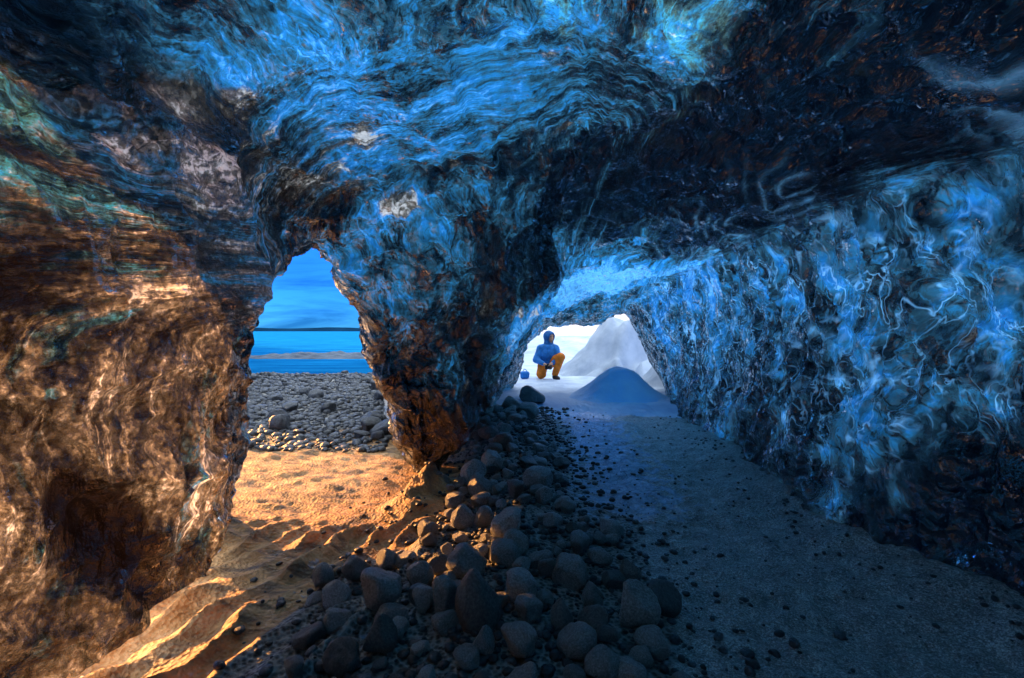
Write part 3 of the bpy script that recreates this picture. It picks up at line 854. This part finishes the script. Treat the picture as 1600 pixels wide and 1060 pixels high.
ground = mesh_np("ground", np.stack([gxr, gyr, GZ.ravel()], 1), grid_faces(len(ux), len(uy)), M_GROUND,
                 attrs={"sand": sandA, "snow": snowA, "path": pathA, "icy": icyA})
tag(ground, "sandy and stony cave floor running out to beach and snow", "ground", kind="structure")

# lagoon and the far shore
wv = np.array([(-900, 9, -0.17), (400, 9, -0.17), (400, 2400, -0.17), (-900, 2400, -0.17)], float)
water = tag(mesh_np("water", wv, [[0, 1, 2, 3]], M_WATER), "still blue lagoon beyond the beach", "water", kind="structure")
hx = np.linspace(-1300, 500, 220)
prof = 6.5 + 3.5 * fbm(stack3(hx * 0.006, 0 * hx, 0 * hx), 4, 0.5, seed=111)
hv, hf = [], []
for k, (dy, s) in enumerate([(0, 0.0), (20, 0.75), (60, 1.0), (140, 0.8), (260, 0.0)]):
    hv.append(np.stack([hx, 900 + dy + 0 * hx, prof * s - 0.6 + 1.2 * (s > 0)], 1))
hills = tag(mesh_np("hills", np.concatenate(hv), grid_faces(5, len(hx)), M_HILL), "low dark shore across the lagoon", "hills", kind="structure")

def lump(name, loc, size, seed, mat, label, cat, pw=1.6, rough=0.06, sub=110, skew=(0, 0), group=None):
    """a mound: rounded peak with uneven flanks that ends below the ground"""
    g = np.linspace(-1, 1, sub)
    A, Bm = np.meshgrid(g, g, indexing='ij')
    r = np.hypot(A - skew[0] * (1 - np.hypot(A, Bm)), Bm - skew[1] * (1 - np.hypot(A, Bm)))
    p = stack3(A * size[0] * 2, Bm * size[1] * 2, 0 * A + seed)
    hh = np.clip(np.cos(np.clip(r, 0, 1) * np.pi) * 0.5 + 0.5, 0, 1) ** (1 / pw * 1.4)
    if name == "snow_mound":
        hh = np.exp(-r ** 2 * 4.2) ** 0.9
    if name == "snow_bank":
        hh = 0.95 * np.exp(-((A + 0.05) / 0.40) ** 4 * 0.5 - ((A + 0.05) / 0.42) ** 2 - ((Bm + 0.1) / 0.5) ** 2) + 0.45 * np.exp(-((A - 0.5) / 0.3) ** 2 - (Bm / 0.6) ** 2) + 0.28 * np.exp(-((A + 0.55) / 0.25) ** 2 - (Bm / 0.6) ** 2)
        arc = np.hypot(A - 0.42, Bm + 0.75) - 0.40
        hh = hh - 0.26 * np.exp(-(arc / 0.07) ** 2) + 0.14 * np.exp(-((arc - 0.14) / 0.08) ** 2)
        arc = np.hypot(A + 0.35, Bm + 0.95) - 0.45
        hh = hh - 0.10 * np.exp(-(arc / 0.08) ** 2) * (A > -0.7)
    zz = hh * size[2] + rough * fbm(p * 0.9, 4, 0.5, seed=seed) * (0.25 + hh) - 0.08 - 0.25 * sstep(0.85, 1.1, np.hypot(A, Bm))
    v = np.stack([A.ravel() * size[0], Bm.ravel() * size[1], zz.ravel()], 1)
    o = mesh_np(name, v, grid_faces(sub, sub), mat, loc=loc)
    return tag(o, label, cat, group)
def gz1(x, y): return float(ground_z(np.array([x]), np.array([y]))[0])

p = at(965, 625, 8.0)
lump("snow_mound", (p[0], p[1], gz1(p[0], p[1])), (1.15, 0.95, 0.60), 3, M_SNOWBLUE, "smooth blue snow mound in the middle of the far tunnel mouth", "snow mound", 1.2, 0.05)
lump("snow_bank", (2.75, 12.6, gz1(2.6, 12.6) - 0.1), (2.1, 1.8, 1.75), 8, M_SNOWGREY, "tall grey snow bank rising behind the small blue mound", "snow bank", 1.3, 0.16, skew=(-0.25, 0))
lump("snow_mound", (3.3, 9.9, 0.0), (1.1, 1.0, 0.8), 12, M_SNOWGREY, "low grey snow mound against the right ice wall", "snow mound", 1.2, 0.08)
# bank of grey ice at the water's edge
lump("ice_bank", (-9.0, 23.5, -0.25), (7.5, 1.6, 0.42), 15, M_SURF, "long low bank of grey ice lying in the lagoon", "ice bank", 2.0, 0.10, skew=(0.1, 0))

# unseen ice cliffs added outside to shade the beach and far snow
def shade_front(path_pts, half, height, label, seed):
    m_ = len(path_pts)
    s_ = np.linspace(0, m_ - 1, 120)
    cxp = np.interp(s_, range(m_), [q[0] for q in path_pts]); cyp = np.interp(s_, range(m_), [q[1] for q in path_pts])
    gxp, gyp = np.gradient(cxp), np.gradient(cyp)
    ring = np.linspace(0, 2 * np.pi, 60, endpoint=False)
    SV = []
    for k in range(120):
        l_ = math.hypot(gxp[k], gyp[k]); nx_, ny_ = gyp[k] / l_, -gxp[k] / l_
        e = min(1.0, 0.25 + 2.5 * min(k, 119 - k) / 119 * 4)
        w_ = half * np.sign(np.cos(ring)) * np.abs(np.cos(ring)) ** 0.6 * e
        SV.append(np.stack([cxp[k] + nx_ * w_, cyp[k] + ny_ * w_, -0.6 + (height * e) * np.clip(np.abs(np.sin(ring)) ** 0.6 * np.sign(np.sin(ring)), -0.1, 1)], 1))
    SV = np.array(SV).reshape(-1, 3)
    SV += 0.35 * np.stack([fbm(SV * 0.6, 4, 0.5, seed=seed + k) for k in range(3)], -1)
    i = np.arange(120 * 60).reshape(120, 60); j = np.roll(i, -1, 1)
    SF = np.stack([i[:-1].ravel(), i[1:].ravel(), j[1:].ravel(), j[:-1].ravel()], 1)
    one = np.ones(len(SV))
    return tag(mesh_np("shade_cliff", SV, SF, M_ICE, attrs={"painted_glow": .45 * one, "silt": .3 * one, "rim": 0 * one, "calm": 0 * one, "vert": one}), label, "ice cliff")
shade_front([(-6.7, 8.7), (-8.9, 13.2), (-12.6, 19.0), (-16.0, 25.0), (-22.0, 34.0), (-31.0, 46.0)], 0.9, 10.5, "unseen ice cliff added left of the beach to shade it", 120)
shade_front([(-3.3, 12.6), (-2.9, 16.0), (-2.1, 19.5), (-1.9, 24.0)], 0.6, 6.0, "short unseen ice cliff added to shade the far snow", 220)

# ------------------------------------------------------------------ stones
def stone_mesh(name, seed, kind="round", sub=4):
    r_ = np.random.default_rng(seed)
    bm = bmesh.new(); bmesh.ops.create_icosphere(bm, subdivisions=sub, radius=1.0)
    v = np.array([q.co[:] for q in bm.verts])
    d = v / np.linalg.norm(v, axis=1, keepdims=True)
    rad = np.ones(len(v))
    for _ in range(r_.integers(5, 9)):                      # worn flat facets
        nn = r_.normal(size=3); nn /= np.linalg.norm(nn)
        lim = r_.uniform(0.56, 0.90)
        c_ = d @ nn
        rr = np.where(c_ > 0.05, lim / np.maximum(c_, 0.05), 9)
        rad = smin(rad, rr, 0.08)
    rad = rad * (1 + 0.10 * fbm(d * 1.3 + seed, 2, 0.5, seed=5) + 0.045 * fbm(d * 3.5 + seed, 3, 0.55, seed=9))
    v = d * rad[:, None]
    if kind == "pointed":
        k = np.clip((v[:, 2] + 1) / 2, 0, 1)
        v[:, 0] = v[:, 0] * (1.1 - 0.55 * k ** 1.6) - 0.22 * k; v[:, 1] *= (1.1 - 0.5 * k ** 1.6)
    if kind == "slab":
        v[:, 2] = np.sign(v[:, 2]) * np.abs(v[:, 2]) ** 0.7 * 0.8
    if kind == "block":
        v = np.sign(v) * np.abs(v) ** 0.75
        k = np.clip((v[:, 2] + 1) / 2, 0, 1); v[:, 0] *= 1.1 - 0.3 * k
    lo, hi = v.min(0), v.max(0)
    v = (v - (lo + hi) / 2) / (hi - lo) * 2
    for q, c_ in zip(bm.verts, v): q.co = c_
    me = bpy.data.meshes.new(name); bm.to_mesh(me); bm.free()
    me.polygons.foreach_set("use_smooth", np.ones(len(me.polygons), bool))
    return me
STONES = {k: [stone_mesh("stone", 100 * a + b, k, 4) for b in range(nv)] for a, (k, nv) in enumerate([("round", 7), ("pointed", 2), ("slab", 3), ("block", 3)])}
for ms in STONES.values():
    for me in ms: me.materials.append(M_STONE)
BEACH = []
for me in STONES["round"] + STONES["slab"]:
    m2 = me.copy(); m2.materials.clear(); m2.materials.append(M_BEACH); BEACH.append(m2)
PALE = []
for b in range(3):
    me = stone_mesh("stone", 900 + b, "slab" if b else "round", 4); me.materials.append(M_STONE_PALE); PALE.append(me)

def on_ground(px, py):
    Y = EYE * FPX / max(py - 517.0, 8)
    for _ in range(12):
        q = at(px, py, Y)
        Y = (EYE - gz1(q[0], q[1])) * FPX / (py - 517.0)
    return at(px, py, Y)

placed = []
def put_stone(name, me, x, y, w, d, h, rz, tilt, label, group, sink=0.12):
    o = bpy.data.objects.new(name, me)
    o.scale = (w / 2, d / 2, h / 2)
    o.rotation_euler = (tilt[0], tilt[1], rz)
    o.location = (x, y, gz1(x, y) + h / 2 - sink * h)
    COL.objects.link(o)
    tag(o, label, "stone", group)
    placed.append((x, y, max(w, d) / 2))
    return o
rs = random.Random(5)
HEAP = "cobbles heaped along the middle of the cave floor"
HERO = [  # x, base y, width, height in the view, kind, mesh, tilt, label
    (746, 988, 76, 84, "pointed", 0, 0.0, "tall pointed dark boulder at the front of the cobble heap"),
    (590, 952, 66, 60, "round", 0, 0.1, "big rounded cobble with orange lit left face near the heap's left edge"),
    (653, 924, 46, 42, "round", 1, 0, "round grey cobble just right of the big orange faced one"),
    (726, 907, 66, 44, "round", 2, 0.0, "broad smooth dome shaped cobble directly behind the pointed boulder"),
    (692, 970, 42, 62, "round", 3, 0.15, "upright oval dark cobble touching the left of the pointed boulder"),
    (660, 959, 36, 38, "round", 4, 0, "medium round cobble between the orange faced cobble and the upright oval"),
    (590, 1027, 54, 58, "pointed", 1, 0.1, "frontmost cobble at the lower left with a bright orange left side"),
    (499, 929, 42, 38, "round", 5, 0, "lone orange lit cobble leftmost of the heap on frozen silt"),
    (603, 894, 40, 32, "round", 6, 0, "half orange cobble behind the big rounded orange faced one"),
    (791, 849, 54, 48, "round", 0, 0.2, "large rounded cobble in the middle of the heap"),
    (722, 827, 38, 34, "round", 2, 0, "orange sided round cobble left of the large middle one"),
    (709, 801, 30, 28, "round", 4, 0, "small bright orange cobble high on the heap's left flank"),
    (757, 824, 28, 30, "block", 0, 0.2, "narrow orange edged cobble standing beside the large middle one"),
    (813, 944, 50, 44, "block", 1, 0.1, "blocky dark cobble right of the pointed boulder"),
    (826, 980, 46, 40, "round", 3, 0.2, "smooth dark cobble at the right foot of the pointed boulder"),
    (893, 921, 58, 44, "block", 2, 0, "trapezoid block of dark stone in the right half of the heap"),
    (1000, 987, 72, 72, "pointed", 1, -0.25, "large leaning boulder at the heap's right front corner"),
    (1042, 962, 66, 36, "slab", 0, 0.1, "flat black slab stone tucked behind the leaning boulder"),
    (904, 1036, 66, 42, "slab", 1, 0.1, "low dark slab stone at the bottom of the view"),
    (950, 1012, 46, 26, "round", 5, 0.0, "low rounded stone in front of the leaning boulder"),
    (958, 844, 48, 28, "slab", 2, 0.15, "black wet stone lying alone on the edge of the path"),
    (909, 853, 36, 18, "round", 6, 0, "small flat black stone left of the wet one by the path"),
    (987, 918, 38, 36, "round", 1, 0.2, "round cobble at the heap's right edge above the leaning boulder"),
    (880, 984, 38, 42, "pointed", 0, 0.1, "small peaked cobble between the low slab and trapezoid block"),
    (928, 953, 34, 36, "round", 2, 0.1, "round cobble left of the leaning boulder"),
    (788, 887, 52, 36, "block", 0, 0, "wide flat topped cobble behind the blocky dark one"),
    (755, 1030, 38, 44, "pointed", 1, 0.2, "nearly black cobble in the bottom shadow with one lit edge"),
    (842, 768, 44, 34, "block", 1, 0, "square shouldered block at the back of the heap"),
    (807, 781, 32, 28, "round", 3, 0, "cobble with a pale band at the back of the heap"),
    (750, 777, 42, 34, "pointed", 0, -0.2, "orange three sided cobble by the pillar foot"),
    (738, 758, 44, 38, "round", 5, 0.2, "dark rounded stone leaning near the pillar foot"),
    (885, 803, 38, 24, "pale", 0, 0, "pale flat stone at the heap's edge by the path"),
    (833, 632, 42, 24, "slab", 0, 0.2, "dark wedge shaped rock at the start of the snow"),
    (800, 640, 34, 20, "round", 6, 0, "brown rounded rock left of the wedge shaped one"),
    (826, 655, 36, 24, "block", 2, 0, "dark angular rock below the wedge shaped one"),
    (762, 690, 34, 26, "round", 1, 0, "warm brown rock high up the heap beside the tunnel side"),
    (790, 705, 40, 26, "slab", 2, 0, "low brown slab near the top end of the heap"),
    (768, 742, 36, 34, "round", 4, 0.1, "dark upright cobble between pillar foot and heap crest"),
    (855, 905, 30, 30, "round", 0, 0, "round cobble left of the trapezoid block"),
    (940, 885, 42, 24, "round", 2, 0, "low grey cobble right of the trapezoid block's top"),
]
for (px, py, w, h, kd, mi, ti, lb) in HERO:
    p = on_ground(px, py)
    wm, hm = w / FPX * p[1], h / FPX * p[1]
    me = PALE[mi % 3] if kd == "pale" else STONES[kd][mi % len(STONES[kd])]
    put_stone("stone", me, p[0], p[1] + wm * 0.35, wm, wm * rs.uniform(0.8, 1.05), hm * 1.12, rs.uniform(-0.4, 0.4) if kd in ("pointed", "block") else rs.uniform(0, 6.2),
              (rs.uniform(-.1, .1), ti), lb, HEAP)

def fits(x, y, r, k=0.82):
    return all((x - a) ** 2 + (y - b) ** 2 > (k * (r + c_)) ** 2 for a, b, c_ in placed)
heap_n = 0
tries = 0
while heap_n < 190 and tries < 30000:
    tries += 1
    y = 1.42 + 5.3 * rs.random() ** 1.5
    xc = np.interp(y, [1.4, 2.0, 2.5, 3, 3.5, 4.5, 6, 7], [-0.05, -0.10, 0.05, 0.0, 0.0, 0.03, -0.12, 0.1])
    wd = np.interp(y, [1.4, 2.0, 2.5, 3, 3.5, 4.5, 6, 7], [0.62, 0.72, 0.55, 0.42, 0.42, 0.42, 0.28, 0.3])
    x = xc + wd * rs.uniform(-1, 1)
    r = rs.choice([.026, .034, .042, .052, .062]) * (1 + 0.10 * max(0, y - 3))
    if not fits(x, y, r, 0.74): continue
    me = rs.choice(STONES["round"] * 3 + STONES["slab"] + STONES["block"])
    far = y > 3.4
    lb = ("small dark cobble in the back half of the heap between pillar and path" if far else
          "small dark cobble filling the gaps in the front of the heap" if r < .04 else "fist sized dark cobble in the front of the heap")
    put_stone("stone", me, x, y, 2 * r, 2 * r * rs.uniform(.75, 1.1), 2 * r * rs.uniform(.6, .95), rs.uniform(0, 6.2), (rs.uniform(-.2, .2), rs.uniform(-.2, .2)), lb,
              "back cobbles of the heap" if far else "small front cobbles of the heap" if r < .04 else "fist sized front cobbles of the heap")
    heap_n += 1
# stones on the beach outside the left mouth
bn = 0; tries = 0
while bn < 70 and tries < 20000:
    tries += 1
    py = rs.uniform(583, 694); px = rs.uniform(385, 625)
    p = on_ground(px, py)
    r = rs.choice([.035, .045, .06, .06, .08, .12, .19]) * (0.6 + 0.05 * p[1])
    if py > 660: r *= 0.8
    if not fits(p[0], p[1], r, 0.45): continue
    me = rs.choice(BEACH)
    put_stone("stone", me, p[0], p[1], 2 * r, 2 * r * rs.uniform(.8, 1.1), 2 * r * rs.uniform(.5, .9), rs.uniform(0, 6.2), (rs.uniform(-.35, .35), rs.uniform(-.35, .35)),
              "rounded beach stone half buried outside the left mouth", "stones on the beach outside")
    bn += 1

# loose pebbles: one mass
def pebbles(name, spots, label, mat, seed):
    bm = bmesh.new(); bmesh.ops.create_icosphere(bm, subdivisions=2, radius=1.0)
    bv = np.array([q.co[:] for q in bm.verts]); bf = np.array([[q.index for q in f.verts] for f in bm.faces]); bm.free()
    r_ = np.random.default_rng(seed)
    n_ = len(spots)
    sp = np.array(spots)
    zz = ground_z(sp[:, 0], sp[:, 1])
    ang = r_.uniform(0, 6.28, n_)
    sc = sp[:, 2:3] * np.stack([r_.uniform(.8, 1.3, n_), r_.uniform(.7, 1.1, n_), r_.uniform(.45, .8, n_)], 1)
    off = r_.uniform(0, 50, n_)
    base = np.repeat(bv[None], n_, 0)
    wob = 1 + 0.22 * perlin((base * 1.2 + off[:, None, None]).reshape(-1, 3), 3).reshape(n_, -1)
    base = base * wob[..., None] * sc[:, None, :]
    ca, sa = np.cos(ang)[:, None], np.sin(ang)[:, None]
    vx = base[..., 0] * ca - base[..., 1] * sa + sp[:, 0:1]
    vy = base[..., 0] * sa + base[..., 1] * ca + sp[:, 1:2]
    vz = base[..., 2] + (zz + sc[:, 2] * 0.45)[:, None]
    v = np.stack([vx, vy, vz], -1).reshape(-1, 3)
    f = (bf[None] + (np.arange(n_) * len(bv))[:, None, None]).reshape(-1, 3)
    return tag(mesh_np(name, v, f, mat), label, "gravel", kind="stuff")
r2 = np.random.default_rng(3)
sp = []
for _ in range(3600):
    y = 1.35 + 5.6 * r2.random() ** 1.4
    xc = np.interp(y, [1.4, 2.5, 4.5, 6, 7], [0.0, 0.05, 0.1, 0.0, 0.3]); wd = np.interp(y, [1.4, 2.5, 4.5, 6], [0.8, 0.7, 0.55, 0.5])
    sp.append((xc + wd * r2.normal() * 0.6, y, r2.choice([.006, .009, .012, .017, .022]) * (1 + 0.12 * max(0, y - 3))))
for _ in range(420):
    y = 1.3 + 5.2 * r2.random() ** 1.3
    xw_ = float(right_wall_x(y, 0.0))
    sp.append((xw_ - 0.05 - abs(r2.normal()) * 0.22 if r2.random() < 0.5 else r2.uniform(0.6, xw_), y, r2.choice([.004, .005, .007, .009, .014])))
pebbles("gravel", sp, "loose small pebbles spread between and around the cobbles", M_SHINGLE, 4)
sp = []
for _ in range(9000):
    y = 4.6 + 8.6 * r2.random(); a_ = r2.uniform(-0.62, -0.20)
    if a_ * y > -1.15 - 0.02 * y and y < 9.5: continue
    sp.append((a_ * y, y, r2.choice([.013, .018, .022, .03, .03, .045, .06, .09]) * (0.42 + 0.03 * y)))
pebbles("shingle", sp, "grey shingle covering the beach outside the left mouth", M_BEACHGRAVEL, 6)

# ------------------------------------------------------------------ the kneeling person
def cones_sdf(P, cones, k):
    f = None
    for (a, b, ra, rb) in cones:
        a = np.array(a, np.float32); b = np.array(b, np.float32)
        ab = b - a; L2 = max(float(ab @ ab), 1e-9)
        t = np.clip(((P - a) @ ab) / L2, 0, 1)
        d = np.linalg.norm(P - a - t[..., None] * ab, axis=-1) - (ra + (rb - ra) * t)
        f = d if f is None else smin(f, d, k)
    return f
def sdf_mesh(name, cones, mat, parent, k=0.04, h=0.012, extra=None, wrinkle=0.0):
    pts = np.array([c_[0] for c_ in cones] + [c_[1] for c_ in cones])
    m = max(max(c_[2], c_[3]) for c_ in cones) + 0.05
    lo = pts.min(0) - m; hi = pts.max(0) + m
    ax = [np.arange(lo[i], hi[i], h, dtype=np.float32) for i in range(3)]
    P = np.stack(np.meshgrid(*ax, indexing='ij'), -1)
    f = cones_sdf(P, cones, k)
    if extra is not None: f = extra(P, f)
    if wrinkle: f = f + wrinkle * fbm(P * 9, 3, 0.5, seed=7)
    v, q = surface_net(f, lo, h)
    v = relax(v, q, 1, 0.4)
    nn = vert_normals(v, q)
    g_ = np.clip(((v + nn * h * 1.5 - lo) / h).astype(int), 0, np.array(f.shape) - 1)
    if np.mean(f[g_[:, 0], g_[:, 1], g_[:, 2]] > 0) < 0.5: q = q[:, ::-1].copy()
    return mesh_np(name, v, q, mat, parent)
M_SKIN = plain("skin", (0.55, 0.32, 0.22), 0.5, 0.1)
M_JACKET = plain("blue_jacket", (0.012, 0.16, 0.50), 0.7, 0.35, 14)
M_HOOD = plain("dark_blue_hood", (0.008, 0.10, 0.32), 0.7, 0.3, 14)
M_TROUSER = plain("orange_trousers", (0.60, 0.17, 0.015), 0.7, 0.3, 14)
M_BOOT = plain("dark_boot", (0.03, 0.028, 0.028), 0.6, 0.3)
M_BLACK = plain("black_plastic", (0.012, 0.012, 0.014), 0.4, 0.3)
M_HAIR = plain("brown_hair", (0.04, 0.022, 0.012), 0.6, 0.4, 60)
px0, py0 = 0.87, 10.9
person = tag(empty("person", (px0, py0, gz1(px0, py0) + 0.005)), "person in blue hooded jacket and orange trousers kneeling at the tunnel mouth", "person")
hc = np.array((-0.03, -0.02, 0.93)); fd = np.array((0.60, -0.80, -0.05)); fd /= np.linalg.norm(fd); fs = np.array((fd[1], -fd[0], 0)); fs /= np.linalg.norm(fs); fu = np.array((0, 0, 1.0))
def hd(f_, s__, u_): return tuple(hc + fd * f_ + fs * s__ + fu * u_)
sl, el, wl_ = (-0.23, 0.0, 0.68), (-0.33, -0.07, 0.43), (-0.17, -0.25, 0.345)
sr, er, wr_ = (0.11, 0.0, 0.68), (0.19, -0.10, 0.44), (0.01, -0.27, 0.36)
def fingers(w, d, s__):
    d = np.array(d) / np.linalg.norm(d); w = np.array(w); s__ = np.array(s__)
    dn = np.array((0, -0.35, -1.0)); dn /= np.linalg.norm(dn)
    out = [(w, w + d * 0.07, .026, .030)]
    for k, ln in zip((-1.5, -.5, .5, 1.5), (.062, .074, .07, .055)):
        b = w + d * 0.08 + s__ * 0.017 * k
        m = b + d * ln * 0.5 + dn * 0.008
        out += [(b, m, .0095, .009), (m, m + d * ln * 0.2 + dn * ln * 0.4, .009, .008)]
    b = w + d * 0.03 - s__ * 0.028
    out += [(b, b + d * 0.045 - s__ * 0.018, .011, .009)]
    return out
body = [((-.08, .05, .36), (-.07, 0, .62), .13, .12), ((-.07, 0, .62), (-.04, 0, .80), .12, .055), ((-.04, 0, .78), hd(0, 0, -.05), .052, .055),
        (hd(-.015, 0, .02), hd(0.01, 0, .02), .098, .092), (hd(.02, 0, -.05), hd(.045, 0, -.095), .07, .035),
        (hd(.085, 0, .01), hd(.118, 0, -.03), .013, .017), (hd(.08, 0, -.072), hd(.088, 0, -.072), .022, .018),
        (hd(0, .095, 0), hd(-.01, .1, -.03), .016, .012), (hd(0, -.095, 0), hd(-.01, -.1, -.03), .016, .012),
        (sl, el, .055, .045), (el, wl_, .043, .028), (sr, er, .055, .045), (er, wr_, .043, .028),
        ((-.16, .05, .36), (-.22, -.10, .10), .09, .06), ((-.22, -.10, .09), (-.22, .34, .07), .06, .045),
        ((0, .03, .36), (.20, -.25, .50), .09, .06), ((.20, -.25, .50), (.08, -.22, .09), .058, .045)]
def eyes(P, f):
    for s__ in (-.035, .035):
        e = np.array(hd(.092, s__, .018)); f = smax(f, -(np.linalg.norm(P - e, axis=-1) - 0.014), 0.01)
    return f
sdf_mesh("body", body + fingers(wl_, (0.62, -0.55, -0.25), (0.3, 0.5, -.6)) + fingers(wr_, (-0.55, -0.65, -0.2), (0.3, -0.5, .6)), M_SKIN, person, 0.022, 0.0085, eyes)
for s__ in (-.035, .035):
    bm = bmesh.new(); bmesh.ops.create_icosphere(bm, subdivisions=2, radius=0.012, matrix=Matrix.Translation(hd(.089, s__, .018))); bm_obj("eye", bm, M_BLACK, person)
jk = [((-.08, .04, .38), (-.07, 0, .55), .165, .165), ((-.07, 0, .55), (-.06, 0, .66), .165, .15), ((-.16, 0, .68), (.05, 0, .68), .10, .10), ((-.05, 0, .70), (-.04, 0, .80), .11, .075),
      (sl, el, .085, .07), (el, tuple(np.array(el) * .12 + np.array(wl_) * .88), .068, .05), (sr, er, .085, .07), (er, tuple(np.array(er) * .12 + np.array(wr_) * .88), .068, .05)]
sdf_mesh("jacket", jk, M_JACKET, person, 0.045, 0.0115, None, 0.007)
def hood_cut(P, f):
    d = P - hc; cf = d @ fd; cs = d @ fs; cu = d[..., 2]
    face = np.sqrt((cs / .074) ** 2 + ((cu + .02) / .105) ** 2) - 1
    return np.maximum(f, -np.maximum(face * .07, .03 - cf))
sdf_mesh("hood", [(hd(-.02, 0, .03), hd(.012, 0, .025), .125, .118), (hd(-.02, 0, -.06), (-.05, 0.0, .76), .105, .11)], M_HOOD, person, 0.04, 0.0095, hood_cut, 0.004)
sdf_mesh("hair", [(hd(.05, -.04, .075), hd(.05, .04, .075), .032, .032)], M_HAIR, person, 0.02, 0.008)
tr_ = [((-.15, .05, .36), (-.02, .04, .36), .125, .125), ((-.16, .04, .36), (-.215, -.09, .12), .125, .105), ((-.215, -.09, .105), (-.22, .32, .09), .095, .07),
       ((.0, .03, .36), (.20, -.25, .50), .12, .092), ((.20, -.25, .495), (.085, -.22, .13), .09, .072)]
sdf_mesh("trousers", tr_, M_TROUSER, person, 0.04, 0.0115, None, 0.008)
sdf_mesh("boot", [((.08, -.20, .13), (.08, -.21, .06), .06, .055), ((.08, -.21, .05), (.14, -.36, .04), .052, .042)], M_BOOT, person, 0.03, 0.009)
sdf_mesh("boot", [((-.22, .33, .09), (-.22, .42, .08), .058, .055), ((-.22, .42, .10), (-.22, .44, .05), .05, .04)], M_BOOT, person, 0.03, 0.009)

def box_bm(bm, c, s, bev=0.006, rot=None):
    m = Matrix.Translation(c) @ (rot or Matrix.Identity(4)) @ Matrix.Diagonal((*s, 1))
    g = bmesh.ops.create_cube(bm, size=1.0, matrix=m)
    es = list({e for v in g['verts'] for e in v.link_edges})
    bmesh.ops.bevel(bm, geom=es, offset=bev, segments=2, affect='EDGES', profile=0.6)
camt = tag(empty("handheld_camera", (px0 - 0.075, py0 - 0.345, gz1(px0, py0) + 0.29), 0.1), "black camera held low in the kneeling person's hands", "camera")
bm = bmesh.new(); box_bm(bm, (0, 0, 0), (.15, .07, .10), .014); box_bm(bm, (0, 0, .06), (.06, .06, .035), .01); box_bm(bm, (-.06, -.03, 0), (.035, .05, .09), .014)
bm_obj("camera_body", bm, M_BLACK, camt)
bm = bmesh.new(); bmesh.ops.create_cone(bm, cap_ends=True, segments=28, radius1=.042, radius2=.038, depth=.09, matrix=Matrix.Translation((.01, -.075, 0)) @ Matrix.Rotation(R(90), 4, 'X'))
bmesh.ops.create_cone(bm, cap_ends=True, segments=28, radius1=.046, radius2=.046, depth=.02, matrix=Matrix.Translation((.01, -.12, 0)) @ Matrix.Rotation(R(90), 4, 'X'))
bm_obj("lens", bm, M_BLACK, camt)
# blue bag on the snow
q = at(820, 588, 11.2)
bag = tag(empty("bag", (q[0], q[1], gz1(q[0], q[1]))), "small bright blue bag set down on the snow left of the kneeling person", "bag")
M_BAG = plain("bag_cloth", (0.01, 0.16, 0.55), 0.6, 0.3)
sdf_mesh("bag_body", [((-.04, 0, .06), (.04, 0, .06), .065, .065), ((-.055, 0, .12), (.055, 0, .12), .055, .055)], M_BAG, bag, 0.03, 0.009, None, 0.006)
bm = bmesh.new()
hp = [(-.05 + .1 * k / 10, 0, .16 + .06 * math.sin(math.pi * k / 10)) for k in range(11)]
for a, b in zip(hp[:-1], hp[1:]):
    d_ = Vector(b) - Vector(a)
    bmesh.ops.create_cone(bm, cap_ends=True, segments=8, radius1=.008, radius2=.008, depth=d_.length * 1.2, matrix=Matrix.Translation((Vector(a) + Vector(b)) / 2) @ d_.to_track_quat('Z', 'Y').to_matrix().to_4x4())
bm_obj("handle", bm, M_BAG, bag)
